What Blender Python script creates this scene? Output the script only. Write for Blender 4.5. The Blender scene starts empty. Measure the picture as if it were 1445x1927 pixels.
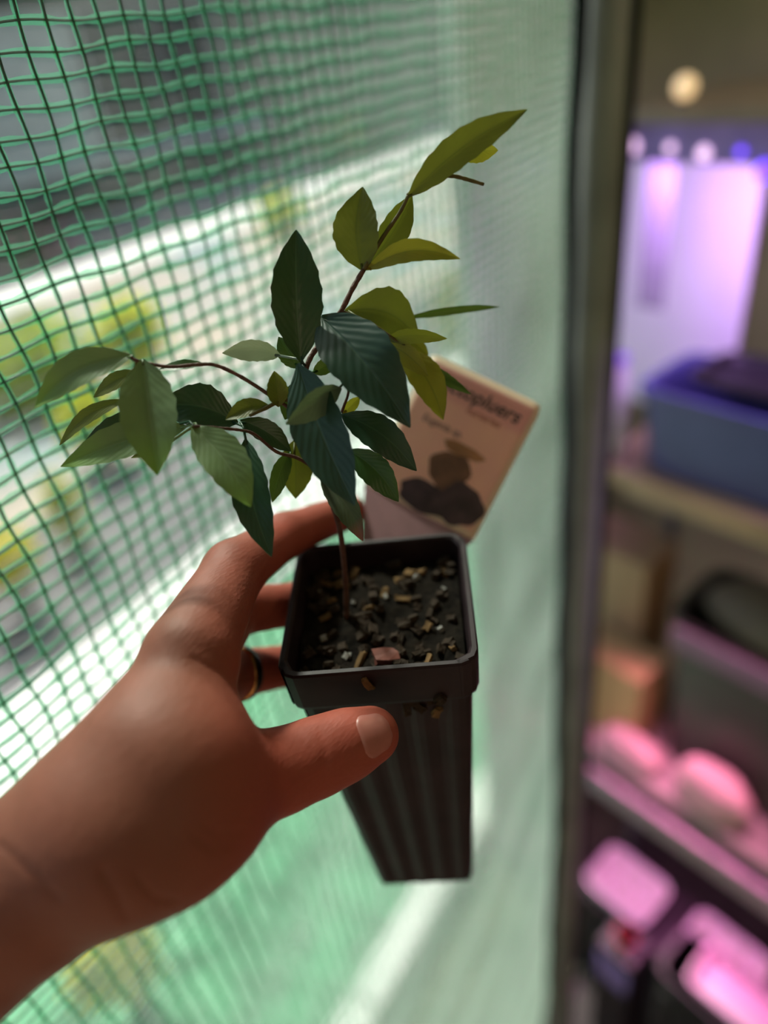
import bpy, bmesh, math, random
import numpy as np
from mathutils import Vector, Matrix, Euler

sc = bpy.context.scene
col = sc.collection
rnd = random.Random(7)

# ------------------------------------------------------------------ camera
FPX, CX, CY = 1350.0, 722.5, 963.5
AX = np.array([0.83317, 0.22218, -0.50642])      # world X, Y, Z written in camera axes (right, down, forward)
AY = np.array([0.54138, -0.51456, 0.66493])
AZ = np.array([-0.11285, -0.82817, -0.54900])
EYE = np.array([0.0, 0.0, 2.30])
W2 = np.stack([AX, AY, AZ])                      # camera axes -> world


def cw(c):
    return EYE + W2 @ np.asarray(c, float)


def ray(px, py):
    return W2 @ np.array([(px - CX) / FPX, (py - CY) / FPX, 1.0])


def P(px, py, z):
    return EYE + ray(px, py) * z


def on_x(px, py, X):
    r = ray(px, py)
    return EYE + r * (X / r[0])


def on_z(px, py, Z):
    r = ray(px, py)
    return EYE + r * ((Z - EYE[2]) / r[2])


cam_d = bpy.data.cameras.new('camera')
cam = bpy.data.objects.new('camera', cam_d)
col.objects.link(cam)
right, down, fwd = W2[:, 0], W2[:, 1], W2[:, 2]
m = Matrix.Identity(4)
for i in range(3):
    m[i][0] = right[i]
    m[i][1] = -down[i]
    m[i][2] = -fwd[i]
    m[i][3] = EYE[i]
cam.matrix_world = m
cam_d.sensor_fit = 'AUTO'
cam_d.sensor_width = 36.0
cam_d.lens = 36.0 * FPX / 1927.0
cam_d.clip_start = 0.02
cam_d.clip_end = 200
cam_d.dof.use_dof = True
cam_d.dof.focus_distance = 0.248
cam_d.dof.aperture_fstop = cam_d.lens / 9.5
sc.camera = cam

# ------------------------------------------------------------------ world, sun, exposure
world = bpy.data.worlds.new('sky')
sc.world = world
world.use_nodes = True
wn = world.node_tree.nodes
wl = world.node_tree.links
wn.clear()
wo = wn.new('ShaderNodeOutputWorld')
bg = wn.new('ShaderNodeBackground')
sky = wn.new('ShaderNodeTexSky')
sky.sky_type = 'NISHITA'
sky.sun_disc = False
sky.sun_elevation = math.radians(45)
sky.sun_rotation = math.radians(-51)
sky.air_density = 1.0
sky.dust_density = 3.0
bg.inputs['Strength'].default_value = 0.16
wl.new(sky.outputs[0], bg.inputs[0])
wl.new(bg.outputs[0], wo.inputs[0])

sun_d = bpy.data.lights.new('sun', 'SUN')
sun_d.energy = 8.0
sun_d.color = (1.0, 0.95, 0.86)
sun_d.angle = math.radians(5)
sun = bpy.data.objects.new('sun', sun_d)
col.objects.link(sun)
to_sun = Vector((-0.58, 0.33, 0.745))
sun.rotation_euler = to_sun.to_track_quat('Z', 'Y').to_euler()
sun.location = (-3, 0, 4)

room_d = bpy.data.lights.new('room_fill', 'AREA')     # added warm fill light, unseen behind the viewer
room_d.shape = 'DISK'
room_d.size = 0.45
room_d.energy = 1.7
room_d.color = (1.0, 0.72, 0.52)
room = bpy.data.objects.new('room_fill', room_d)
col.objects.link(room)
room.location = (0.75, -0.55, 2.88)

porch_d = bpy.data.lights.new('porch_fill', 'AREA')   # added warm fill for the cartons, unseen above the frame
porch_d.shape = 'DISK'
porch_d.size = 0.25
porch_d.energy = 3.0
porch_d.color = (1.0, 0.78, 0.48)
porch = bpy.data.objects.new('porch_fill', porch_d)
col.objects.link(porch)
porch.location = (0.25, 1.15, 2.88)
porch.rotation_euler = (math.radians(8), math.radians(-14), 0)

sc.view_settings.view_transform = 'Standard'
sc.view_settings.look = 'None'
sc.view_settings.gamma = 1.0
sc.view_settings.exposure = 0.0
sc.view_settings.use_curve_mapping = False


# ------------------------------------------------------------------ helpers
def link(o, parent=None):
    col.objects.link(o)
    if parent is not None:
        o.parent = parent
    return o


def tag(o, label=None, cat=None, group=None, kind=None):
    if label:
        o['label'] = label
    if cat:
        o['category'] = cat
    if group:
        o['group'] = group
    if kind:
        o['kind'] = kind
    return o


def empty(name, loc, label=None, cat=None, group=None, rot=(0, 0, 0)):
    o = bpy.data.objects.new(name, None)
    o.empty_display_size = 0.02
    o.location = loc
    o.rotation_euler = rot
    link(o)
    return tag(o, label, cat, group)


def mesh_obj(name, verts, faces, mat, parent=None, smooth=True, uvs=None, col_attr=None):
    me = bpy.data.meshes.new(name)
    me.from_pydata([tuple(v) for v in verts], [], [tuple(int(i) for i in f) for f in faces])
    if uvs is not None:
        uvl = me.uv_layers.new(name='UVMap')
        li = np.zeros(len(me.loops), dtype=np.int32)
        me.loops.foreach_get('vertex_index', li)
        uvl.data.foreach_set('uv', np.asarray(uvs, dtype=np.float32)[li].ravel())
    if col_attr is not None:
        a = me.attributes.new('tone', 'FLOAT', 'POINT')
        a.data.foreach_set('value', np.asarray(col_attr, dtype=np.float32))
    if smooth:
        me.polygons.foreach_set('use_smooth', [True] * len(me.polygons))
    me.materials.append(mat)
    me.update()
    o = bpy.data.objects.new(name, me)
    return link(o, parent)


class MB:
    """collects vertices and faces for one mesh"""

    def __init__(s):
        s.v = []
        s.f = []

    def add(s, vs, fs):
        b = len(s.v)
        s.v += [tuple(x) for x in vs]
        s.f += [tuple(b + i for i in f) for f in fs]
        return s

    def box(s, lo, hi, M=None, bev=0.0):
        bm = bmesh.new()
        bmesh.ops.create_cube(bm, size=1.0)
        lo = np.array(lo, float)
        hi = np.array(hi, float)
        for v in bm.verts:
            v.co = Vector((lo + hi) / 2 + np.array(v.co) * (hi - lo))
        if bev > 0:
            bmesh.ops.bevel(bm, geom=bm.edges[:], offset=bev, segments=2, affect='EDGES', profile=0.5)
        bm.verts.index_update()
        vs = [M @ v.co if M else v.co.copy() for v in bm.verts]
        fs = [[v.index for v in f.verts] for f in bm.faces]
        bm.free()
        return s.add(vs, fs)

    def tube(s, pts, rads, n=8, caps=True):
        pts = [Vector(p) for p in pts]
        if not hasattr(rads, '__len__'):
            rads = [rads] * len(pts)
        b = len(s.v)
        ref = None
        for i, p in enumerate(pts):
            d = (pts[min(i + 1, len(pts) - 1)] - pts[max(i - 1, 0)]).normalized()
            if ref is None:
                ref = d.orthogonal().normalized()
            ref = (ref - d * ref.dot(d)).normalized()
            q = d.cross(ref)
            for k in range(n):
                a = 2 * math.pi * k / n
                s.v.append(tuple(p + (ref * math.cos(a) + q * math.sin(a)) * rads[i]))
        for i in range(len(pts) - 1):
            for k in range(n):
                k2 = (k + 1) % n
                s.f.append((b + i * n + k, b + i * n + k2, b + (i + 1) * n + k2, b + (i + 1) * n + k))
        if caps:
            s.f.append(tuple(b + k for k in range(n))[::-1])
            e = b + (len(pts) - 1) * n
            s.f.append(tuple(e + k for k in range(n)))
        return s

    def build(s, name, mat, parent=None, smooth=False):
        return mesh_obj(name, s.v, s.f, mat, parent, smooth)


def nt(name):
    mt = bpy.data.materials.new(name)
    mt.use_nodes = True
    n = mt.node_tree.nodes
    l = mt.node_tree.links
    b = n['Principled BSDF']
    return mt, n, l, b


def simple(name, c, rough=0.6, var=0.12, scale=30.0, bump=0.0, metal=0.0, emit=None, estr=0.0, spec=0.5):
    """a procedural material: colour broken up by noise, optional relief"""
    mt, n, l, b = nt(name)
    tc = n.new('ShaderNodeTexCoord')
    no = n.new('ShaderNodeTexNoise')
    no.inputs['Scale'].default_value = scale
    no.inputs['Detail'].default_value = 4
    l.new(tc.outputs['Object'], no.inputs['Vector'])
    rp = n.new('ShaderNodeValToRGB')
    rp.color_ramp.elements[0].position = 0.3
    rp.color_ramp.elements[1].position = 0.7
    rp.color_ramp.elements[0].color = (*[x * (1 - var) for x in c], 1)
    rp.color_ramp.elements[1].color = (*[min(1, x * (1 + var)) for x in c], 1)
    l.new(no.outputs['Fac'], rp.inputs['Fac'])
    l.new(rp.outputs['Color'], b.inputs['Base Color'])
    b.inputs['Roughness'].default_value = rough
    b.inputs['Metallic'].default_value = metal
    b.inputs['Specular IOR Level'].default_value = spec
    if bump:
        bp = n.new('ShaderNodeBump')
        bp.inputs['Strength'].default_value = bump
        bp.inputs['Distance'].default_value = 0.002
        l.new(no.outputs['Fac'], bp.inputs['Height'])
        l.new(bp.outputs['Normal'], b.inputs['Normal'])
    if emit:
        b.inputs['Emission Color'].default_value = (*emit, 1)
        b.inputs['Emission Strength'].default_value = estr
    return mt


def mixrgb(n, l, a, b, fac, mode='MIX'):
    x = n.new('ShaderNodeMix')
    x.data_type = 'RGBA'
    x.blend_type = mode
    for sock, val in ((x.inputs[6], a), (x.inputs[7], b), (x.inputs[0], fac)):
        if hasattr(val, 'is_output'):
            l.new(val, sock)
        elif isinstance(val, (tuple, list)):
            sock.default_value = (*val, 1) if len(val) == 3 else val
        else:
            sock.default_value = val
    return x.outputs[2]


def math_n(n, l, op, a, b=0.0, clamp=False):
    x = n.new('ShaderNodeMath')
    x.operation = op
    x.use_clamp = clamp
    for i, v in enumerate((a, b)):
        if hasattr(v, 'is_output'):
            l.new(v, x.inputs[i])
        else:
            x.inputs[i].default_value = v
    return x.outputs[0]


# ------------------------------------------------------------------ materials
def film_material(name, tint, milk_lo, milk_hi, power, milk_col):
    mt, n, l, b = nt(name)
    n.remove(b)
    out = n['Material Output']
    tc = n.new('ShaderNodeTexCoord')
    no = n.new('ShaderNodeTexNoise')
    no.inputs['Scale'].default_value = 70
    no.inputs['Detail'].default_value = 3
    no.inputs['Distortion'].default_value = 0.6
    l.new(tc.outputs['Object'], no.inputs['Vector'])
    n2 = n.new('ShaderNodeTexNoise')
    n2.inputs['Scale'].default_value = 9
    l.new(tc.outputs['Object'], n2.inputs['Vector'])
    bp = n.new('ShaderNodeBump')
    bp.inputs['Strength'].default_value = 0.35
    bp.inputs['Distance'].default_value = 0.004
    l.new(no.outputs['Fac'], bp.inputs['Height'])
    lw = n.new('ShaderNodeLayerWeight')
    lw.inputs['Blend'].default_value = 0.5
    pw = math_n(n, l, 'POWER', lw.outputs['Facing'], power)
    mul = math_n(n, l, 'MULTIPLY_ADD', pw, milk_hi - milk_lo)
    n[mul.node.name].inputs[2].default_value = milk_lo
    var = math_n(n, l, 'MULTIPLY_ADD', n2.outputs['Fac'], 0.30)
    n[var.node.name].inputs[2].default_value = -0.15
    fac = math_n(n, l, 'ADD', mul, var, clamp=True)
    tr = n.new('ShaderNodeBsdfTransparent')
    tr.inputs['Color'].default_value = (*tint, 1)
    tl = n.new('ShaderNodeBsdfTranslucent')
    tl.inputs['Color'].default_value = (*milk_col, 1)
    df = n.new('ShaderNodeBsdfDiffuse')
    df.inputs['Color'].default_value = (*milk_col, 1)
    m0 = n.new('ShaderNodeMixShader')
    m0.inputs[0].default_value = 0.3
    l.new(tl.outputs[0], m0.inputs[1])
    l.new(df.outputs[0], m0.inputs[2])
    m1 = n.new('ShaderNodeMixShader')
    l.new(fac, m1.inputs[0])
    l.new(tr.outputs[0], m1.inputs[1])
    l.new(m0.outputs[0], m1.inputs[2])
    gl = n.new('ShaderNodeBsdfGlossy')
    gl.inputs['Roughness'].default_value = 0.18
    l.new(bp.outputs['Normal'], gl.inputs['Normal'])
    m2 = n.new('ShaderNodeMixShader')
    m2.inputs[0].default_value = 0.06
    l.new(m1.outputs[0], m2.inputs[1])
    l.new(gl.outputs[0], m2.inputs[2])
    l.new(m2.outputs[0], out.inputs['Surface'])
    return mt


def thread_material(name, c, trans, clear=0.0):
    mt, n, l, b = nt(name)
    n.remove(b)
    out = n['Material Output']
    tc = n.new('ShaderNodeTexCoord')
    no = n.new('ShaderNodeTexNoise')
    no.inputs['Scale'].default_value = 160
    l.new(tc.outputs['Object'], no.inputs['Vector'])
    cc = mixrgb(n, l, tuple(x * 0.7 for x in c), tuple(min(1, x * 1.3) for x in c), no.outputs['Fac'])
    d = n.new('ShaderNodeBsdfPrincipled')
    d.inputs['Roughness'].default_value = 0.35
    l.new(cc, d.inputs['Base Color'])
    t = n.new('ShaderNodeBsdfTranslucent')
    l.new(cc, t.inputs['Color'])
    ms = n.new('ShaderNodeMixShader')
    ms.inputs[0].default_value = trans
    l.new(d.outputs[0], ms.inputs[1])
    l.new(t.outputs[0], ms.inputs[2])
    if clear:
        tp = n.new('ShaderNodeBsdfTransparent')
        tp.inputs['Color'].default_value = (0.62, 0.95, 0.74, 1)
        m2 = n.new('ShaderNodeMixShader')
        m2.inputs[0].default_value = clear
        l.new(ms.outputs[0], m2.inputs[1])
        l.new(tp.outputs[0], m2.inputs[2])
        l.new(m2.outputs[0], out.inputs['Surface'])
    else:
        l.new(ms.outputs[0], out.inputs['Surface'])
    return mt


def leaf_material(name, top, under, vein, gloss=0.35, trans=0.35, tip=None, relief=0.13):
    """leaf blade: midrib and side veins laid out in the blade's own UV, thin enough to let light through"""
    mt, n, l, b = nt(name)
    out = n['Material Output']
    uv = n.new('ShaderNodeUVMap')
    sep = n.new('ShaderNodeSeparateXYZ')
    l.new(uv.outputs[0], sep.inputs[0])
    u, v = sep.outputs[0], sep.outputs[1]
    av = math_n(n, l, 'ABSOLUTE', math_n(n, l, 'SUBTRACT', v, 0.5))
    mid = math_n(n, l, 'SUBTRACT', 1.0, math_n(n, l, 'MULTIPLY', av, 26.0), clamp=True)
    ph = math_n(n, l, 'SUBTRACT', math_n(n, l, 'MULTIPLY', u, 62.0), math_n(n, l, 'MULTIPLY', av, 40.0))
    sv = math_n(n, l, 'SINE', ph)
    svp = math_n(n, l, 'POWER', math_n(n, l, 'MAXIMUM', sv, 0.0), 6.0)
    tc = n.new('ShaderNodeTexCoord')
    no = n.new('ShaderNodeTexNoise')
    no.inputs['Scale'].default_value = 90
    no.inputs['Detail'].default_value = 3
    l.new(tc.outputs['Object'], no.inputs['Vector'])
    c0 = mixrgb(n, l, tuple(x * 0.75 for x in top), tuple(x * 1.25 for x in top), no.outputs['Fac'])
    c1 = mixrgb(n, l, c0, vein, math_n(n, l, 'MULTIPLY', mid, 0.55))
    c2 = mixrgb(n, l, c1, vein, math_n(n, l, 'MULTIPLY', svp, 0.05))
    if tip:
        tf = math_n(n, l, 'MULTIPLY', math_n(n, l, 'SUBTRACT', u, tip[1]), tip[2], clamp=True)
        c2 = mixrgb(n, l, c2, tip[0], tf)
    geo = n.new('ShaderNodeNewGeometry')
    c3 = mixrgb(n, l, c2, under, math_n(n, l, 'MULTIPLY', geo.outputs['Backfacing'], 0.7))
    l.new(c3, b.inputs['Base Color'])
    b.inputs['Roughness'].default_value = gloss
    h = math_n(n, l, 'ADD', math_n(n, l, 'MULTIPLY', sv, 0.22), math_n(n, l, 'MULTIPLY', mid, -1.5))
    bp = n.new('ShaderNodeBump')
    bp.inputs['Strength'].default_value = relief
    bp.inputs['Distance'].default_value = 0.0006
    l.new(h, bp.inputs['Height'])
    l.new(bp.outputs['Normal'], b.inputs['Normal'])
    tl = n.new('ShaderNodeBsdfTranslucent')
    yel = mixrgb(n, l, c3, (0.62, 0.72, 0.05), 0.18)
    l.new(yel, tl.inputs['Color'])
    ms = n.new('ShaderNodeMixShader')
    ms.inputs[0].default_value = trans
    l.new(b.outputs[0], ms.inputs[1])
    l.new(tl.outputs[0], ms.inputs[2])
    l.new(ms.outputs[0], out.inputs['Surface'])
    return mt


def skin_material():
    mt, n, l, b = nt('skin')
    tc = n.new('ShaderNodeTexCoord')
    at = n.new('ShaderNodeAttribute')
    at.attribute_name = 'tone'
    no = n.new('ShaderNodeTexNoise')
    no.inputs['Scale'].default_value = 55
    no.inputs['Detail'].default_value = 5
    l.new(tc.outputs['Object'], no.inputs['Vector'])
    c = mixrgb(n, l, (0.250, 0.086, 0.053), (0.38, 0.080, 0.050), at.outputs['Fac'])
    c = mixrgb(n, l, c, (0.17, 0.062, 0.036), math_n(n, l, 'MULTIPLY', no.outputs['Fac'], 0.45))
    l.new(c, b.inputs['Base Color'])
    b.inputs['Roughness'].default_value = 0.6
    b.inputs['Specular IOR Level'].default_value = 0.35
    b.inputs['Subsurface Weight'].default_value = 0.18
    b.inputs['Subsurface Radius'].default_value = (1.0, 0.35, 0.2)
    b.inputs['Subsurface Scale'].default_value = 0.005
    # fine skin grain running across the forearm
    mp = n.new('ShaderNodeMapping')
    mp.inputs['Rotation'].default_value = (0.3, 0.5, 0.2)
    mp.inputs['Scale'].default_value = (1.0, 0.35, 1.0)
    l.new(tc.outputs['Object'], mp.inputs['Vector'])
    vo = n.new('ShaderNodeTexVoronoi')
    vo.inputs['Scale'].default_value = 900
    l.new(mp.outputs[0], vo.inputs['Vector'])
    n3 = n.new('ShaderNodeTexNoise')
    n3.inputs['Scale'].default_value = 320
    n3.inputs['Detail'].default_value = 4
    l.new(mp.outputs[0], n3.inputs['Vector'])
    h = math_n(n, l, 'ADD', math_n(n, l, 'MULTIPLY', vo.outputs['Distance'], 0.5), n3.outputs['Fac'])
    bp = n.new('ShaderNodeBump')
    bp.inputs['Strength'].default_value = 0.28
    bp.inputs['Distance'].default_value = 0.0006
    l.new(h, bp.inputs['Height'])
    l.new(bp.outputs['Normal'], b.inputs['Normal'])
    return mt


M = {}
M['film'] = film_material('greenhouse_film', (0.95, 0.98, 0.96), 0.02, 0.60, 1.9, (0.72, 0.84, 0.76))
M['thread'] = thread_material('green_net_thread', (0.006, 0.085, 0.042), 0.15)
M['coating'] = thread_material('green_net_coating', (0.09, 0.48, 0.26), 0.55, 0.62)
M['binding'] = simple('dark_binding', (0.008, 0.014, 0.014), 0.8, spec=0.1)
M['sleeve'] = simple('grey_green_sleeve', (0.20, 0.235, 0.20), 0.5, 0.2, 12, spec=0.25)
M['skin'] = skin_material()
M['nail'] = simple('fingernail', (0.40, 0.145, 0.115), 0.38, 0.06, 200)
M['pot'] = simple('black_pot_plastic', (0.020, 0.0115, 0.0135), 0.5, 0.3, 60, 0.15, spec=0.22)
M['soil'] = simple('potting_soil', (0.008, 0.006, 0.004), 0.95, 0.6, 220, 0.8, spec=0.1)
M['bark'] = simple('bark_chip', (0.15, 0.088, 0.036), 0.85, 0.4, 200, 0.5, spec=0.2)
M['bark2'] = simple('dark_bark_chip', (0.030, 0.019, 0.011), 0.85, 0.4, 200, 0.5, spec=0.2)
M['perlite'] = simple('pale_grit', (0.20, 0.19, 0.17), 0.8, 0.2, 200, 0.3)
M['redchip'] = simple('red_chip', (0.16, 0.045, 0.03), 0.7, 0.3, 200)
M['stem'] = simple('brown_stem', (0.10, 0.045, 0.028), 0.7, 0.4, 400, 0.6)
M['twig'] = simple('green_twig', (0.10, 0.085, 0.02), 0.6, 0.3, 300, 0.3)
M['metal'] = simple('dark_ring_metal', (0.08, 0.075, 0.07), 0.25, 0.1, 100, 0, 1.0)
M['gold'] = simple('gold_ring_edge', (0.62, 0.36, 0.12), 0.25, 0.1, 100, 0, 1.0)

LEAF = {
    'dark': leaf_material('leaf_dark', (0.012, 0.052, 0.022), (0.05, 0.09, 0.02), (0.045, 0.11, 0.05), 0.38, 0.055),
    'bluish': leaf_material('leaf_bluish', (0.014, 0.048, 0.030), (0.05, 0.09, 0.02), (0.05, 0.10, 0.065), 0.36, 0.05, None, 0.30),
    'mid': leaf_material('leaf_mid', (0.022, 0.085, 0.012), (0.06, 0.12, 0.02), (0.05, 0.14, 0.03), 0.40, 0.13),
    'light': leaf_material('leaf_light', (0.135, 0.215, 0.085), (0.09, 0.17, 0.03), (0.19, 0.27, 0.13), 0.42, 0.16,
                           ((0.20, 0.40, 0.03), 0.6, 1.6)),
    'olive': leaf_material('leaf_olive', (0.10, 0.115, 0.010), (0.11, 0.115, 0.012), (0.05, 0.075, 0.008), 0.5, 0.26),
    'yellow': leaf_material('leaf_yellow', (0.25, 0.24, 0.012), (0.19, 0.20, 0.012), (0.10, 0.13, 0.01), 0.5, 0.30),
    'brown': leaf_material('leaf_brown', (0.035, 0.05, 0.012), (0.05, 0.05, 0.015), (0.06, 0.06, 0.02), 0.5, 0.2,
                           ((0.16, 0.045, 0.025), 0.74, 6.0)),
    'grey': leaf_material('leaf_grey', (0.07, 0.125, 0.085), (0.05, 0.09, 0.04), (0.08, 0.13, 0.08), 0.35, 0.12),
    'pale': leaf_material('leaf_pale', (0.17, 0.22, 0.18), (0.12, 0.16, 0.11), (0.16, 0.20, 0.15), 0.30, 0.25),
}

# ------------------------------------------------------------------ setting: greenhouse side wall
WX = -0.275
WY0, WY1, WZ1 = -0.15, 0.74, 2.75
SY, SZ = 0.0115, 0.0087
wall = empty('wall_left', (WX, 0.3, 0.0), 'clear greenhouse side wall of green net reinforced film', None)
wall['kind'] = 'structure'


def bulge(y, z):
    """the film bellies a little between its fixings (metres along x)"""
    return 0.004 * math.sin(y * 7.0 + 0.6) * math.sin(z * 4.1) + 0.0018 * math.sin(y * 23 + z * 9) + 0.0012 * math.sin(z * 31 - y * 17)


def end_y(z):
    """the free edge of the film: nearly plumb, drawn in a little at the foot"""
    return WY1 - 0.22 * max(0.0, (0.42 - z) / 0.42) ** 2


ny, nz = 62, 160
vs, fs = [], []
for j in range(nz + 1):
    z = WZ1 * j / nz
    for i in range(ny + 1):
        y = WY0 + (end_y(z) - WY0) * i / ny
        vs.append((bulge(y, z), y - 0.3, z))
for j in range(nz):
    for i in range(ny):
        a = j * (ny + 1) + i
        fs.append((a, a + 1, a + ny + 2, a + ny + 1))
mesh_obj('film', vs, fs, M['film'], wall)

net, coat = MB(), MB()
rw = random.Random(3)


def wob(a, b, s):
    return 0.00045 * math.sin(a * 410 + b * 57 + s) + 0.0006 * math.sin(a * 97 - b * 131 + 2 * s)


def ribbon(mb, pts, hw, off, horizontal):
    b = len(mb.v)
    for k, p in enumerate(pts):
        w = hw * (1 + 0.45 * math.sin(k * 1.9 + pts[0][1] * 900 + pts[0][2] * 700) * math.sin(k * 0.83 + 1))
        if horizontal:
            mb.v += [(p[0] + off, p[1], p[2] - w), (p[0] + off, p[1], p[2] + w)]
        else:
            mb.v += [(p[0] + off, p[1] - w, p[2]), (p[0] + off, p[1] + w, p[2])]
    for k in range(len(pts) - 1):
        a = b + 2 * k
        mb.f.append((a, a + 1, a + 3, a + 2))


nyl = int((WY1 - WY0) / SY)
nzl = int(WZ1 / SZ)
for i in range(nyl):
    y = WY0 + (i + 0.5) * SY
    pts = []
    for k in range(nzl * 2 + 1):
        z = min(WZ1, k * SZ / 2)
        if y > end_y(z):
            continue
        yy = y + wob(y, z, i * 0.0)
        pts.append((bulge(y, z) - 0.0007, yy - 0.3, z))
    if len(pts) > 4:
        net.tube(pts, 0.00056, 4, False)
        ribbon(coat, pts, 0.0012, -0.0004, False)
for j in range(nzl):
    z = (j + 0.5) * SZ
    pts = []
    for k in range(nyl * 2 + 1):
        y = min(end_y(z), WY0 + k * SY / 2)
        pts.append((bulge(y, z) - 0.0009, y - 0.3, z + wob(z, y, 1.3)))
    net.tube(pts, 0.00056, 4, False)
    ribbon(coat, pts, 0.0015, -0.0005, True)
o = net.build('netting', M['thread'], wall, True)
o['kind'] = 'stuff'
o['label'] = 'dark green net threads'
o = coat.build('net_coating', M['coating'], wall, True)
o['kind'] = 'stuff'
o['label'] = 'lighter green coating along the threads'

# dark binding along the free edge, and the sleeve of the corner pole
mb = MB()
for k in range(50):
    z0, z1 = WZ1 * k / 50, WZ1 * (k + 1) / 50
    y0, y1 = end_y(z0) - 0.3, end_y(z1) - 0.3
    x0, x1 = bulge(end_y(z0), z0), bulge(end_y(z1), z1)
    w, t = 0.012, 0.0045
    mb.add([(x0 - t, y0 - w, z0), (x0 + t, y0 - w, z0), (x0 + t, y0 + w, z0), (x0 - t, y0 + w, z0),
            (x1 - t, y1 - w, z1), (x1 + t, y1 - w, z1), (x1 + t, y1 + w, z1), (x1 - t, y1 + w, z1)],
           [(0, 1, 5, 4), (1, 2, 6, 5), (2, 3, 7, 6), (3, 0, 4, 7)])
mb.build('edge_binding', M['binding'], wall)['label'] = 'black binding along the free edge'

pole = empty('corner_pole', (WX + 0.004, WY1 + 0.050, 0.0), 'grey green sleeved corner pole beside the black edge of the net wall', 'pole')
mb = MB()
mb.tube([(0, 0, 0.0), (0, 0, 0.5), (0.001, 0, 1.0), (0, 0, WZ1)], 0.026, 20)
mb.build('sleeve', M['sleeve'], pole, True)
mb = MB()
mb.box((0.020, 0.006, 0.0), (0.032, 0.018, WZ1), None, 0.002)
mb.build('edge_strip', M['binding'], pole)
mb = MB()
mb.tube([(0, 0, WZ1), (0, 0, WZ1 + 0.25)], 0.011, 14)
mb.build('tube', simple('green_tube', (0.03, 0.10, 0.06), 0.4), pole, True)

# ------------------------------------------------------------------ ground and house outside
g = MB()
g.box((-40, -30, -0.10), (12, 40, 0.0))
ground_mat, n_, l_, b_ = nt('pale_paving')
tc_ = n_.new('ShaderNodeTexCoord')
no_ = n_.new('ShaderNodeTexNoise')
no_.inputs['Scale'].default_value = 0.75
no_.inputs['Detail'].default_value = 3
l_.new(tc_.outputs['Object'], no_.inputs['Vector'])
rp_ = n_.new('ShaderNodeValToRGB')
rp_.color_ramp.elements[0].position = 0.36
rp_.color_ramp.elements[0].color = (0.20, 0.27, 0.28, 1)
rp_.color_ramp.elements[1].position = 0.62
rp_.color_ramp.elements[1].color = (0.36, 0.31, 0.25, 1)
e2_ = rp_.color_ramp.elements.new(0.50)
e2_.color = (0.31, 0.29, 0.26, 1)
l_.new(no_.outputs['Fac'], rp_.inputs['Fac'])
l_.new(rp_.outputs['Color'], b_.inputs['Base Color'])
b_.inputs['Roughness'].default_value = 0.9
o = g.build('floor', ground_mat)
tag(o, 'pale sunlit paving outside the net wall', None, None, 'structure')

lawn_mat = simple('grass_turf', (0.09, 0.27, 0.15), 0.95, 0.5, 9, 0.4)
mb = MB()
mb.box((-2.25, -6, 0.0), (-0.80, 8, 0.03))
tag(mb.build('lawn', lawn_mat), 'green strip of turf just outside the net wall', 'lawn', None, 'stuff')
mb = MB()
mb.box((-4.05, -6, 0.0), (-2.78, 12, 0.02))
tag(mb.build('gravel_path', simple('grey_gravel', (0.12, 0.118, 0.125), 0.95, 0.5, 25, 0.4)),
    'grey gravel path between the pale kerb and the shrubs', 'path', None, 'stuff')


def stone_row(name, piece, x0, x1, y0, n, step, h, bev, mat, label, cat):
    """a row of separate stones laid end to end"""
    root = empty(name, ((x0 + x1) / 2, y0, 0.0), label, cat)
    w = (x1 - x0) / 2
    mb = MB()
    mb.box((-w, 0, 0), (w, step - 0.008, h), None, bev)
    first = mb.build(piece, mat, root)
    rr = random.Random(n)
    for k in range(1, n):
        o_ = bpy.data.objects.new(piece, first.data)
        link(o_, root)
        o_.location = (rr.uniform(-0.004, 0.004), k * step, rr.uniform(-0.003, 0.0))
    return root


stone_row('kerb', 'kerb_stone', -2.78, -2.26, -4.0, 24, 0.5, 0.07, 0.006, simple('pale_kerb', (0.72, 0.72, 0.70), 0.8, 0.08, 6), 'broad pale concrete kerb beside the grey gravel path', 'kerb')
stone_row('sunlit_strip', 'edging_stone', -9.75, -8.9, -4.0, 34, 1.0, 0.05, 0.006, simple('sunlit_white', (0.80, 0.79, 0.76), 0.8, 0.06, 6), 'white strip standing in for bright sunlit paving just out of the shade of the house', 'edging')  # sunlit brightness of the paving put into a white strip
stone_row('pale_edging', 'edging_stone', -0.80, -0.70, -3.0, 12, 0.6, 0.10, 0.008, simple('pale_edging', (0.74, 0.78, 0.74), 0.8, 0.08, 6), 'pale edging at the foot of the net wall', 'edging')
mb = MB()
mb.box((-0.69, -5, 0.0), (-0.285, 4.0, 0.02))
tag(mb.build('earth_strip', simple('olive_earth', (0.085, 0.085, 0.055), 0.95, 0.4, 8, 0.4)), 'dull earth strip at the foot of the net wall', 'earth strip', None, 'stuff')
HX = -13.4
house = empty('house', (HX, 3.0, 0.0), 'grey house in shade behind the net wall with a dark window', 'house')


def hrect(mb, x0, y0, x1, y1, d0, d1, bev=0.0):
    a = on_x(x0, y0, HX)
    b = on_x(x1, y1, HX)
    lo = (d0, min(a[1], b[1]) - 3.0, min(a[2], b[2]))
    hi = (d1, max(a[1], b[1]) - 3.0, max(a[2], b[2]))
    mb.box(lo, hi, None, bev)
    return lo, hi


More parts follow.
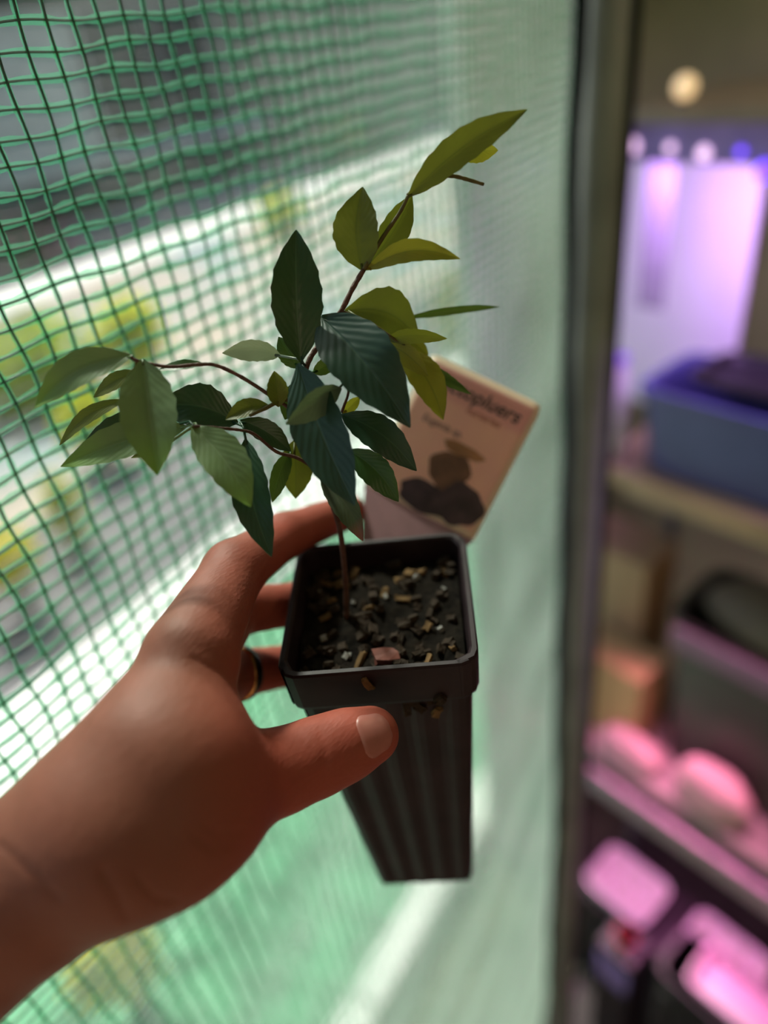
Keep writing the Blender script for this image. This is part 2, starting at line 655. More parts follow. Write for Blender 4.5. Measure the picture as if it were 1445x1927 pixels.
wall_mat = simple('grey_render', (0.045, 0.055, 0.058), 0.85, 0.2, 2.0, 0.2)
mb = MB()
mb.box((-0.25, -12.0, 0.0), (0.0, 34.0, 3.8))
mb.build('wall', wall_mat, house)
mb = MB()
mb.box((0.002, -12.0, 0.0), (0.10, 34.0, 0.42))
mb.build('plinth', simple('dark_plinth', (0.012, 0.016, 0.016), 0.8, 0.5, 5), house)
mb = MB()
mb.box((-0.02, -12.0, 0.42), (0.15, 34.0, 0.50), None, 0.01)
mb.build('drip_ledge', simple('grey_ledge', (0.16, 0.18, 0.17), 0.7), house)
glass_mat = simple('dark_window_glass', (0.020, 0.026, 0.040), 0.3, 0.2, 2, spec=0.2)
frame_mat = simple('pale_window_frame', (0.45, 0.47, 0.44), 0.5)
# dark window seen through the upper left of the net
wa = on_x(125, 70, HX)
wb = on_x(205, 330, HX)
wc = on_x(432, 250, HX)
y0, y1, z0 = wa[1] - 3.0 + 0.2, wc[1] - 3.0, 1.05
z1 = 3.3
mb = MB()
for lo, hi in (((0.0, y0 - 0.08, z0), (0.05, y0, z1)), ((0.0, y1, z0), (0.05, y1 + 0.08, z1)), ((0.0, y0 - 0.08, z1), (0.05, y1 + 0.08, z1 + 0.08)), ((0.0, (y0 + y1) / 2 - 0.02, z0), (0.04, (y0 + y1) / 2 + 0.02, z1))):
    mb.box(lo, hi)
wf = mb.build('window_frame', simple('pale_window_frame', (0.50, 0.52, 0.50), 0.5), house)
mb = MB()
mb.box((0.002, y0, z0), (0.02, (y0 + y1) / 2 - 0.02, z1))
mb.build('pane', glass_mat, wf)
mb = MB()
mb.box((0.002, (y0 + y1) / 2 + 0.02, z0), (0.02, y1, z1))
mb.build('pane', glass_mat, wf)
mb = MB()
mb.box((0.0, y0 - 0.15, z0 - 0.16), (0.22, y1 + 1.2, z0), None, 0.01)
mb.build('window_sill', simple('white_sill', (0.75, 0.75, 0.76), 0.5), house)
shutter_mat = simple('grey_green_shutter', (0.42, 0.47, 0.44), 0.6, 0.25, 3)
for k in range(5):
    mb = MB()
    mb.box((0.002, y0 - 0.16 - (k + 1) * 0.62, 0.75), (0.05, y0 - 0.16 - k * 0.62 - 0.02, 3.35), None, 0.004)
    mb.build('shutter', shutter_mat, house)
mb = MB()
mb.box((-0.6, -12.2, 3.8), (0.45, 34.2, 3.95))
mb.build('eaves', simple('dark_eaves', (0.03, 0.035, 0.035), 0.7), house)


# ------------------------------------------------------------------ shrubs outside
def shrub(center, rx, rz, n, leaf, c, label, seed, flowers=None):
    r = random.Random(seed)
    root = empty('shrub', (center[0], center[1], 0.0), label, 'shrub', None)
    mt, nn, l, b = nt('shrub_leaf_%d' % seed)
    no = nn.new('ShaderNodeTexNoise')
    no.inputs['Scale'].default_value = 6
    tc = nn.new('ShaderNodeTexCoord')
    l.new(tc.outputs['Object'], no.inputs['Vector'])
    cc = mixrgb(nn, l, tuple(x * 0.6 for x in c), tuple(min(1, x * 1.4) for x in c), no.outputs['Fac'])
    l.new(cc, b.inputs['Base Color'])
    b.inputs['Roughness'].default_value = 0.5
    tl = nn.new('ShaderNodeBsdfTranslucent')
    l.new(cc, tl.inputs['Color'])
    ms = nn.new('ShaderNodeMixShader')
    ms.inputs[0].default_value = 0.5
    l.new(b.outputs[0], ms.inputs[1])
    l.new(tl.outputs[0], ms.inputs[2])
    l.new(ms.outputs[0], nn['Material Output'].inputs['Surface'])
    mb = MB()
    cz = center[2]
    for _ in range(n):
        d = Vector((r.gauss(0, 1), r.gauss(0, 1), r.gauss(0, 1))).normalized() * (r.random() ** 0.4)
        p = Vector((d.x * rx, d.y * rx, cz + d.z * rz))
        s = leaf * r.uniform(0.6, 1.3)
        R = Euler((r.uniform(-0.9, 0.9), r.uniform(-0.9, 0.9), r.uniform(0, 6.28))).to_matrix()
        q = [Vector((-s, 0, 0)), Vector((0, -s * 0.45, s * 0.06)), Vector((s, 0, -s * 0.15)), Vector((0, s * 0.45, s * 0.06)), Vector((0, 0, -s * 0.08))]
        mb.add([p + R @ x for x in q], [(0, 1, 4), (1, 2, 4), (2, 3, 4), (3, 0, 4)])
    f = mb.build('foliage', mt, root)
    f['kind'] = 'stuff'
    if flowers:
        mb = MB()
        for _ in range(46):
            d = Vector((r.gauss(0, 1), r.gauss(0, 1), r.gauss(0, 1))).normalized()
            p = Vector((d.x * rx, d.y * rx, cz + d.z * rz))
            s = leaf * 0.55
            for a in (0, 1.05, 2.1):
                q = Vector((math.cos(a), math.sin(a), 0)) * s
                w = Vector((-q.y, q.x, 0)) * 0.5
                mb.add([p - q, p + w, p + q, p - w, p + Vector((0, 0, s * 0.3))], [(0, 1, 4), (1, 2, 4), (2, 3, 4), (3, 0, 4)])
        fl = mb.build('flowers', simple('pink_petals', flowers, 0.6), root)
        fl['kind'] = 'stuff'
    mb = MB()
    for k in range(5):
        a = k * 1.256
        mb.tube([(0.02 * math.cos(a), 0.02 * math.sin(a), 0), (rx * 0.2 * math.cos(a), rx * 0.2 * math.sin(a), cz * 0.5), (rx * 0.45 * math.cos(a), rx * 0.45 * math.sin(a), cz)], [0.014, 0.011, 0.006], 6)
    mb.build('stem', M['stem'], root)
    return root


def at_shrub(px, py, X):
    return on_x(px, py, X)


YG = (0.46, 0.52, 0.045)
GG = (0.22, 0.34, 0.06)
VY = (0.62, 0.66, 0.04)
shrub(at_shrub(245, 628, -4.9), 0.30, 0.30, 420, 0.085, VY, 'round yellow green shrub behind the net, above the left leaves of the plant', 11)
shrub(at_shrub(60, 680, -5.95), 0.62, 0.40, 620, 0.10, (0.42, 0.52, 0.06), 'broad green shrub seen through the net at its left edge', 12)
shrub(at_shrub(170, 790, -4.35), 0.24, 0.22, 340, 0.075, VY, 'low yellow green shrub behind the left leaf tips', 13)
shrub(at_shrub(8, 1050, -3.35), 0.15, 0.15, 200, 0.06, (0.72, 0.66, 0.03), 'small yellow tuft on the grey gravel at the left edge', 14)
shrub(at_shrub(120, 960, -3.6), 0.10, 0.24, 200, 0.06, (0.55, 0.58, 0.08), 'spindly yellowish plant growing from the grey gravel', 15)
shrub(at_shrub(530, 400, -7.6), 0.36, 0.28, 260, 0.11, (0.60, 0.66, 0.12), 'pale green shrub at the foot of the shaded house', 16)
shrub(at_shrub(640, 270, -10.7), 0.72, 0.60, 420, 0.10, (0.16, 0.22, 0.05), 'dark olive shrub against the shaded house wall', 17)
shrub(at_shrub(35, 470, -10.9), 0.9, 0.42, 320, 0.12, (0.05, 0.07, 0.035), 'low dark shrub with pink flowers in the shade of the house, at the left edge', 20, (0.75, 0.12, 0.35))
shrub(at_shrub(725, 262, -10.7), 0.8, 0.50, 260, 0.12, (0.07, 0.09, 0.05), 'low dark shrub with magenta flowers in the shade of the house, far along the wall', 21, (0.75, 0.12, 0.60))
shrub(at_shrub(215, 1810, -1.35), 0.12, 0.10, 160, 0.05, (0.56, 0.54, 0.05), 'small yellow plant in the turf strip below the forearm', 18)
shrub(at_shrub(900, 590, -1.95), 0.26, 0.30, 300, 0.09, (0.42, 0.38, 0.16), 'dull olive shrub seen dimly through the far end of the net', 19)

# ------------------------------------------------------------------ porch behind: far room with the plant rack
porch_mat = simple('grey_beige_board', (0.60, 0.57, 0.52), 0.85, 0.15, 3)
olive_mat = simple('olive_board', (0.30, 0.31, 0.17), 0.85, 0.3, 2.5)


def struct(name, lo, hi, mat, label):
    mb = MB()
    mb.box(lo, hi)
    return tag(mb.build(name, mat), label, None, None, 'structure')


struct('wall_porch', (-0.68, 1.22, 0), (-0.65, 1.95, 2.9), porch_mat, 'grey beige side wall of the porch beyond the pole')
struct('wall_far', (-0.68, 1.92, 0), (1.2, 1.97, 2.9), olive_mat, 'dull olive back wall of the porch behind the rack')
warm_board = simple('warm_timber_board', (0.42, 0.27, 0.18), 0.85, 0.2, 3)
struct('wall_right', (1.15, -1.65, 0), (1.2, 1.97, 2.9), warm_board, 'unseen timber side wall facing the net wall, added to cut sky fill')  # unseen walls and ceiling, added to keep sky fill off the viewer's side
struct('wall_back', (-0.30, -1.65, 0), (1.2, -1.6, 2.9), warm_board, 'unseen timber wall behind the viewer, added to cut sky fill')
struct('ceiling', (-0.28, -1.65, 2.9), (1.2, 1.0, 2.95), olive_mat, 'unseen dark ceiling over the viewer, added to cut sky fill')
struct('ceiling_porch', (-0.68, 1.0, 2.9), (1.2, 1.97, 2.95), olive_mat, 'dark ceiling over the plant rack')
mb = MB()
mb.box((-0.27, -1.6, 0.0), (1.15, 1.92, 0.012))
tag(mb.build('floor_mat', simple('dark_matting', (0.03, 0.028, 0.026), 0.95, 0.4, 30, 0.3)), 'dark ground matting under the rack and pole', 'mat')  # dark cover added so the sunlit paving bounces less light inside

YAW = -math.radians(15.8)
RU = np.array([math.cos(YAW), math.sin(YAW), 0])
RV = np.array([-math.sin(YAW), math.cos(YAW), 0])
V0 = 0.92                                           # front plane of the rack


def rk(px, py, v=0.0):
    """where the line of sight meets the upright plane v behind the rack front: (u, z)"""
    r = ray(px, py)
    t = (V0 + v - EYE @ RV) / (r @ RV)
    p = EYE + r * t
    return p @ RU, p[2]


def RM(u, v, z):
    p = RU * u + RV * (V0 + v)
    return Vector((p[0], p[1], z))


ROTM = Matrix(((RU[0], RV[0], 0), (RU[1], RV[1], 0), (0, 0, 1)))


def rthing(name, u, v, z, label, cat, group=None):
    return empty(name, RM(u, v, z), label, cat, group, (0, 0, YAW))


MAG = (0.78, 0.22, 0.95)
white_panel = simple('white_panel', (0.78, 0.76, 0.78), 0.6, 0.05, 5)
steel = simple('rack_steel', (0.12, 0.12, 0.13), 0.45, 0.2, 20, 0, 0.4)
tan = simple('tan_wood', (0.40, 0.28, 0.15), 0.7, 0.25, 9)
card = simple('brown_cardboard', (0.40, 0.27, 0.14), 0.85, 0.15, 6)
violet_glow = simple('violet_glow_housing', (0.30, 0.22, 0.60), 0.5)  # the lamp's violet glow is painted into this brighter colour
blue = simple('blue_plastic', (0.075, 0.085, 0.22), 0.45, 0.15, 8)
darkbin = simple('dark_grey_plastic', (0.055, 0.053, 0.045), 0.5, 0.3, 6)
whiteplas = simple('white_plastic', (0.75, 0.72, 0.74), 0.45, 0.06, 8)
redplas = simple('red_plastic', (0.42, 0.02, 0.04), 0.4)
blackplas = simple('black_plastic', (0.008, 0.006, 0.008), 0.5)
pinkcloth = simple('pale_pink_sack', (0.70, 0.42, 0.45), 0.9, 0.2, 10, 0.6)
led_mat = simple('led_lens', (0.9, 0.7, 0.95), 0.3, 0.02, 5, 0, 0, (0.95, 0.60, 0.95), 1.6)
led_blue = simple('blue_led_lens', (0.3, 0.2, 0.95), 0.3, 0.02, 5, 0, 0, (0.16, 0.05, 1.0), 2.5)
bulb_mat = simple('warm_bulb', (0.9, 0.8, 0.6), 0.3, 0.02, 5, 0, 0, (1.0, 0.66, 0.32), 0.8)


def tub(parent, lo, hi, mat, wall_t=0.006, taper=0.9, rim=0.012, name='body'):
    """open tub with a flared wall and rolled rim; lo/hi in the parent's axes"""
    mb = MB()
    cx_, cy_ = (lo[0] + hi[0]) / 2, (lo[1] + hi[1]) / 2
    hx, hy = (hi[0] - lo[0]) / 2, (hi[1] - lo[1]) / 2
    prof = [(taper, lo[2]), (1.0, hi[2] - rim), (1.05, hi[2] - rim), (1.05, hi[2]), (0.97, hi[2]), (taper * 0.96, lo[2] + wall_t)]
    n = 28
    ring = []
    for s, z in prof:
        for k in range(n):
            a = 2 * math.pi * k / n
            ca, sa = math.cos(a), math.sin(a)
            e = 0.28
            ring.append((cx_ + hx * s * math.copysign(abs(ca) ** e, ca), cy_ + hy * s * math.copysign(abs(sa) ** e, sa), z))
    fs_ = []
    for i in range(len(prof) - 1):
        for k in range(n):
            k2 = (k + 1) % n
            fs_.append((i * n + k, i * n + k2, (i + 1) * n + k2, (i + 1) * n + k))
    fs_.append(tuple(range(n))[::-1])
    fs_.append(tuple((len(prof) - 1) * n + k for k in range(n)))
    mb.add(ring, fs_)
    return mb.build(name, mat, parent)


# rack: three boards on four posts
uL, zt = rk(1112, 905)
uR = 0.06
RD = 0.30                                            # rack depth
z_shelf = rk(1150, 880)[1]
z_low = rk(1260, 1505)[1]
ztop = rk(1300, 232)[1]
rack = rthing('plant_rack', 0, 0, 0, 'wooden plant rack beyond the pole, lit violet above and pink below', 'rack')
for nm, za_, th, mt_ in (('shelf', ztop + 0.015, 0.015, simple('top_board', (0.26, 0.21, 0.15), 0.7)), ('shelf', z_shelf, 0.03, tan),
                         ('shelf', z_low, 0.03, simple('grey_pink_board', (0.40, 0.30, 0.30), 0.8, 0.15, 8))):
    mb = MB()
    mb.box((uL, 0, za_ - th), (uR, RD, za_), None, 0.002)
    mb.build(nm, mt_, rack)
mb = MB()
mb.box((uL, -0.012, z_low - 0.125), (uR, 0.0, z_low - 0.065), None, 0.002)
mb.build('rail', simple('pale_rail', (0.36, 0.28, 0.30), 0.7), rack)
for uu in (uL, uR - 0.02):
    for vv in (0.0, RD - 0.02):
        mb = MB()
        mb.box((uu, vv, 0), (uu + 0.02, vv + 0.02, ztop), None, 0.002)
        mb.build('post', steel, rack)

# upper grow light
u0, zl1 = rk(1140, 245)
u1 = 0.03
zl0 = rk(1300, 318)[1]
zl1 = ztop
um = (u0 + u1) / 2
lamp = rthing('grow_light', um, 0.03, zl0, 'violet grow light bar under the top board of the rack', 'grow light')
mb = MB()
mb.box((u0 - um, 0, 0.0), (u1 - um, 0.06, zl1 - zl0), None, 0.003)
mb.build('housing', violet_glow, lamp)
for k, (px, py, r, mt_) in enumerate(((1190, 275, .0105, led_mat), (1262, 278, .006, led_mat), (1325, 288, .0085, led_mat), (1438, 322, .012, led_blue), (1395, 285, .005, led_blue))):
    uu, zz = rk(px, py, 0.03)
    b0 = MB()
    b0.tube([(uu - um, -0.004, zz - zl0), (uu - um, 0.001, zz - zl0)], [r * 0.85, r], 16)
    b0.build('led_lens', mt_, lamp)
ld = bpy.data.lights.new('grow_lamp', 'AREA')
ld.shape = 'RECTANGLE'
ld.size = u1 - u0
ld.size_y = 0.05
ld.energy = 6.5
ld.color = (0.66, 0.34, 1.0)
lo_ = bpy.data.objects.new('lamp_beam', ld)
link(lo_, lamp)
lo_.location = (0, 0.03, -0.003)
lo_.rotation_euler = (math.radians(22), 0, 0)
# its reflector panel, leaning at the back of the shelf
ua, za = rk(1125, 320, 0.24)
ub, zb = rk(1440, 320, 0.24)
t = rthing('reflector_panel', ua, 0.24, z_shelf, 'white panel glowing lilac under the violet grow light', 'panel')
mb = MB()
mb.box((0, 0, 0), (ub - ua, 0.008, zl0 - 0.01 - z_shelf), None, 0.001)
mb.build('panel', white_panel, t)
ua, za = rk(1216, 330, 0.12)
ub, zb = rk(1246, 585, 0.12)
t = rthing('hanging_strap', ua, 0.12, zb, 'grey strap hanging in front of the lilac panel', 'strap')
mb = MB()
mb.box((0, 0, 0), (ub - ua, 0.004, ztop - zb), None, 0.001)
mb.build('strap', simple('grey_strap', (0.33, 0.30, 0.36), 0.8), t)
# blue tub on the upper shelf, a tray across it
ua, za = rk(1185, 735)
ub = ua + 0.30
t = rthing('blue_tub', (ua + ub) / 2, 0.02, z_shelf, 'blue plastic tub on the upper shelf below the lilac panel', 'tub')
tub(t, (ua - (ua + ub) / 2, 0.0, 0.0), (ub - (ua + ub) / 2, 0.17, za - z_shelf), blue, rim=0.02)
t = rthing('black_tray', rk(1390, 700, 0.06)[0] + 0.05, 0.055, za + 0.0008, 'flat black tray lying across the blue tub', 'tray')
tub(t, (-0.12, 0, 0), (0.12, 0.12, 0.02), blackplas)
ua, za = rk(1150, 690, 0.02)
t = rthing('lilac_jar', ua, 0.04, z_shelf, 'small pale jar beside the blue tub, next to the pole', 'jar')
hh = za - z_shelf
mb = MB()
mb.tube([(0, 0, 0), (0, 0, 0.012), (0, 0, hh * 0.8), (0, 0, hh * 0.9), (0, 0, hh)], [0.017, 0.019, 0.019, 0.015, 0.015], 20)
mb.build('body', whiteplas, t, True)
mb = MB()
mb.tube([(0, 0, hh), (0, 0, hh + 0.010)], 0.016, 20)
mb.build('lid', violet_glow, t, True)
# warm bulb on the top board
uu, zz = rk(1285, 205, 0.04)
t = rthing('warm_bulb', uu, 0.04, ztop + 0.015, 'small warm bulb standing on top of the rack', 'lamp')
mb = MB()
mb.tube([(0, 0, 0), (0, 0, 0.006)], [0.008, 0.007], 14)
mb.build('socket', steel, t)
mb = MB()
mb.tube([(0, 0, 0.006), (0, 0, 0.010), (0, 0, 0.018), (0, 0, 0.026), (0, 0, 0.032), (0, 0, 0.034)], [0.006, 0.011, 0.0145, 0.0135, 0.008, 0.002], 16)
mb.build('glass', bulb_mat, t, True)


# things on the lower shelf
def carton(px0, py0, px1, v, depth, mat, label, base_z):
    ua, za = rk(px0, py0, v)
    ub, zb = rk(px1, py0, v)
    t = rthing('carton', (ua + ub) / 2, v, base_z, label, 'box')
    h = za - base_z
    w = (ub - ua) / 2
    mb = MB()
    mb.box((-w, 0, 0), (w, depth, h), None, 0.002)
    mb.build('body', mat, t)
    for s in (0, 1):
        mb = MB()
        mb.box((-w, depth * (0.005 + 0.5 * s), h), (w, depth * (0.495 + 0.5 * s), h + 0.002))
        mb.build('flap', mat, t)
    return t


carton(1085, 1010, 1225, 0.16, 0.12, card, 'tall tan carton at the back of the lower shelf beside the pole', z_low)
carton(1080, 1215, 1215, 0.05, 0.10, simple('pale_carton', (0.55, 0.38, 0.17), 0.85, 0.12, 6), 'low pale tan carton in front of the tall tan carton', z_low)
ua, za = rk(1250, 1165, 0.06)
w = 0.20
h = za - z_low
t = rthing('grey_bin', ua + w, 0.075, z_low, 'dark grey bin with a mauve rim on the lower shelf', 'bin')
tub(t, (-w, 0, 0), (w, 0.20, h), darkbin)
mb = MB()
mb.box((-w * 0.92, -0.016, h - 0.055), (w * 0.92, -0.006, h - 0.006), None, 0.003)
mb.build('rim_band', simple('mauve_band', (0.14, 0.105, 0.14), 0.5), t)
mb = MB()
bm = bmesh.new()
bmesh.ops.create_uvsphere(bm, u_segments=24, v_segments=12, radius=1.0)
vv = [(v.co.x * w * 0.90, 0.10 + v.co.y * 0.088, h + max(0, v.co.z) * 0.07) for v in bm.verts]
bm.verts.index_update()
mb.add(vv, [[v.index for v in f.verts] for f in bm.faces])
bm.free()
mb.build('lid', simple('olive_lid', (0.13, 0.115, 0.07), 0.6), t, True)


def sack(px, py, rx, ry, hh, v, label, mat, base_z, name='sack'):
    uu, zz = rk(px, py, v)
    t = rthing(name, uu, v, base_z, label, 'sack')
    bm = bmesh.new()
    bmesh.ops.create_icosphere(bm, subdivisions=4, radius=1.0)
    rr = random.Random(px)
    ph = [rr.uniform(0, 6) for _ in range(6)]
    for p in bm.verts:
        c = p.co
        k = 1 + 0.06 * math.sin(5 * c.x + ph[0]) * math.sin(4 * c.y + ph[1]) + 0.05 * math.sin(9 * c.z + ph[2] + 3 * c.x)
        z = c.z
        p.co = Vector((math.copysign(abs(c.x) ** 0.75, c.x) * rx * k, math.copysign(abs(c.y) ** 0.75, c.y) * ry * k, (max(-0.85, z) + 0.85) / 1.85 * hh * (0.93 + 0.07 * k)))
    bm.verts.index_update()
    vs_ = [v.co.copy() for v in bm.verts]
    fs_ = [[v.index for v in f.verts] for f in bm.faces]
    bm.free()
    mb = MB()
    mb.add(vs_, fs_)
    mb.build('bag', mat, t, True)
    mb = MB()
    mb.tube([(-rx * 0.5, 0, hh * 0.97), (0, 0, hh * 1.02), (rx * 0.5, 0, hh * 0.97)], 0.003, 8)
    mb.build('seam', mat, t, True)
    return t


sack(1185, 1440, 0.068, 0.028, 0.07, 0.034, 'dusky pink sack slumped at the left front of the lower shelf', pinkcloth, z_low)
sack(1345, 1470, 0.072, 0.032, 0.125, 0.034, 'plumper pink sack with a glowing top, in front of the grey bin', pinkcloth, z_low)

# pink lit trays under the rack, on a low stand
sb = rk(1190, 1735, -0.03)[1] - 0.03
u_s = rk(1060, 1700, -0.03)[0]
stand = rthing('low_stand', u_s, -0.03, 0, 'black low stand under the rack holding the pink lit trays', 'stand')
mb = MB()
mb.box((0.03, -0.012, sb - 0.02), (0.60, 0.16, sb), None, 0.002)
mb.build('top', blackplas, stand)
for sx in (0.04, 0.57):
    for sy in (0.0, 0.14):
        mb = MB()
        mb.box((sx, sy, 0), (sx + 0.015, sy + 0.015, sb - 0.02))
        mb.build('leg', blackplas, stand)
for (px, wd, lab, dv) in ((1165, 0.082, 'white seed tray glowing pink, nearest the pole under the rack', -0.03), (1385, 0.085, 'white seed tray glowing pink, second from the pole under the rack', -0.025)):
    uu, _ = rk(px, 1680, 0.0)
    t = rthing('seed_tray', uu, dv, sb, lab, 'tray', None)
    tub(t, (-wd, 0, 0), (wd, 0.13, 0.045), whiteplas, rim=0.006)
    for k in range(8):
        mb = MB()
        x = -wd * 0.75 + (k % 4) * wd * 0.5
        y = 0.035 + (k // 4) * 0.055
        mb.tube([(x, y, 0.006), (x + 0.004, y, 0.03), (x + 0.006, y, 0.055)], 0.0018, 6)
        for a in (0, 2.1, 4.2):
            q = Vector((x + 0.006, y, 0.055))
            d = Vector((math.cos(a + k), math.sin(a + k), 0.3)) * 0.020
            s_ = Vector((-d.y, d.x, 0)) * 0.4
            mb.add([q, q + d * 0.5 + s_, q + d, q + d * 0.5 - s_, q + d * 0.5 + Vector((0, 0, -0.002))], [(0, 1, 4), (1, 2, 4), (2, 3, 4), (3, 0, 4)])
        mb.build('seedling', simple('seedling_leaf', (0.50, 0.55, 0.36), 0.6) if 'seedling_leaf' not in bpy.data.materials else bpy.data.materials['seedling_leaf'], t)
# black block with the small red pot, and the lowest tray on its crate
ur, zr = rk(1178, 1760, -0.09)
t = rthing('red_pot', ur, -0.09, zr - 0.03, 'small red pot standing in front of the pink lit trays', 'pot')
mb = MB()
mb.tube([(0, 0, 0), (0, 0, 0.024), (0, 0, 0.024), (0, 0, 0.032), (0, 0, 0.032), (0, 0, 0.012)], [0.016, 0.022, 0.025, 0.025, 0.022, 0.018], 20)
mb.build('body', redplas, t, True)
t = rthing('black_block', ur, -0.09, 0, 'black block under the small red pot', 'block')
mb = MB()
mb.box((-0.045, -0.042, 0), (0.045, 0.042, zr - 0.03), None, 0.004)
mb.build('body', blackplas, t)
mb = MB()
mb.box((-0.04, -0.046, zr - 0.16), (0.04, -0.042, zr - 0.07), None, 0.001)
mb.build('front_plate', violet_glow, t)
uu, zz = rk(1350, 1850, -0.12)
t = rthing('floor_tray', uu + 0.03, -0.16, zz - 0.02, 'pale tray glowing pink on a black crate, lowest of the trays', 'tray')
tub(t, (-0.075, 0, 0), (0.085, 0.095, 0.03), simple('pink_lit_plastic', (0.55, 0.33, 0.47), 0.5, 0.08, 8), name='tray', rim=0.006)  # pink of the grow light put into the tray's colour
crate = rthing('black_crate', uu + 0.03, -0.17, 0.0, 'black crate on the ground under the lowest pink lit tray', 'crate')
tub(crate, (-0.13, 0.0, 0.0), (0.16, 0.115, zz - 0.021), blackplas)
mb = MB()
for k in range(6):
    mb.box((-0.11 + k * 0.045, -0.006, 0.05), (-0.09 + k * 0.045, 0.0, zz - 0.08), None, 0.001)
mb.build('ribs', blackplas, crate)

zl = z_low - 0.05
lamp2 = rthing('low_grow_light', u_s + 0.03, 0.03, zl, 'pink grow light strip under the lower shelf of the rack', 'grow light')
mb = MB()
mb.box((0.0, 0, 0.0), (0.48, 0.035, 0.018), None, 0.002)
mb.build('housing', whiteplas, lamp2)
mb = MB()
mb.box((0.01, 0.005, -0.004), (0.47, 0.03, 0.0), None, 0.001)
mb.build('led_strip', simple('pink_led', (0.9, 0.4, 0.7), 0.3, 0.02, 5, 0, 0, (1.0, 0.22, 0.62), 3.0), lamp2)
ld = bpy.data.lights.new('pink_lamp', 'AREA')
ld.shape = 'RECTANGLE'
ld.size = 0.46
ld.size_y = 0.03
ld.energy = 2.7
ld.color = (1.0, 0.27, 0.72)
lo_ = bpy.data.objects.new('pink_beam', ld)
link(lo_, lamp2)
lo_.location = (0.24, 0.017, -0.007)
lo_.rotation_euler = (math.radians(-14), 0, 0)
# a thin strip under the upper shelf throws pink light on the sacks
lamp3 = rthing('shelf_grow_light', -0.40, 0.012, z_shelf - 0.042, 'thin pink light strip under the front edge of the upper shelf', 'grow light')
mb = MB()
mb.box((-0.15, -0.01, 0.0), (0.20, 0.01, 0.012), None, 0.001)
mb.build('housing', simple('tan_housing', (0.40, 0.30, 0.18), 0.5), lamp3)
ld = bpy.data.lights.new('sack_lamp', 'AREA')
ld.shape = 'RECTANGLE'
ld.size = 0.3
ld.size_y = 0.015
ld.energy = 1.25
ld.color = (1.0, 0.34, 0.60)
lo_ = bpy.data.objects.new('sack_beam', ld)
link(lo_, lamp3)
lo_.location = (0.02, 0, -0.003)
lo_.rotation_euler = (math.radians(-9), 0, 0)
ld.spread = math.radians(48)

# ------------------------------------------------------------------ pot
pc = cw((-0.0022, 0.0338, 0.2825))                  # middle of the rim plane
PYAW, PTX, PTY = 0.552, 0.069, 0.021
PROT = Matrix.Rotation(PTX, 3, 'X') @ Matrix.Rotation(PTY, 3, 'Y') @ Matrix.Rotation(PYAW, 3, 'Z')
PH, PT, PB = 0.183, 0.072, 0.0502
base_w = np.array(pc) + np.array(PROT @ Vector((0, 0, -PH)))
plant = empty('potted_plant', base_w, 'young leafy plant in a tall square black pot held in the hand', 'potted plant')


def pl(x, y, z):
    """pot axes (z up from the base) -> plant axes"""
    return PROT @ Vector((x, y, z))


def sq_ring(half, z, cr, flute=0.0, nside=24):
    """rounded square outline; flute pushes shallow vertical grooves into each face"""
    out = []
    for s in range(4):
        a = s * math.pi / 2
        c, si = math.cos(a), math.sin(a)
        for k in range(nside):
            t_ = -1 + 2 * k / nside
            x = t_ * (half)
            lim = half - cr
            y = -half
            if abs(x) > lim:
                d = abs(x) - lim
                y = -half + cr - math.sqrt(max(0, cr * cr - min(d, cr * 0.9999) ** 2)) if d < cr else -half + cr
                # corner arc sampled by angle keeps the outline even
            g = 0.0
            if flute and abs(t_) < 0.80:
                g = flute * (0.5 + 0.5 * math.cos(t_ * math.pi * 2 * 2.5 / 0.8 * 0.8 + math.pi))
            yy = y + g
            out.append((c * x - si * yy, si * x + c * yy, z))
    return out


def loft(mb, rings, close_last=False, flip=False):
    n = len(rings[0])
    b = len(mb.v)
    for r_ in rings:
        mb.v += [tuple(pl(*p)) for p in r_]
    for i in range(len(rings) - 1):
        for k in range(n):
            k2 = (k + 1) % n
            mb.f.append((b + i * n + k, b + i * n + k2, b + (i + 1) * n + k2, b + (i + 1) * n + k))
    if close_last:
        e = b + (len(rings) - 1) * n
        mb.f.append(tuple(e + k for k in range(n)))


RIMH = 0.0195
mb = MB()
hb, ht = PB / 2, PT / 2 - 0.0025
zs = [0.0, 0.002, 0.03, 0.07, 0.11, 0.145, PH - RIMH]
rings = []
for z in zs:
    f = z / (PH - RIMH)
    half = hb + (ht - hb) * f
    rings.append(sq_ring(half, z, 0.006, 0.0011 if 0.001 < z < 0.15 else 0.0004))
floor_ring = [(x * 0.9, y * 0.9, 0.003) for x, y, z in rings[0]]
loft(mb, [floor_ring] + rings)
loft(mb, [[(x * 0.96, y * 0.96, z) for x, y, z in r_] for r_ in rings[::-1]] + [[(x * 0.9, y * 0.9, 0.004) for x, y, z in rings[0]]], True)
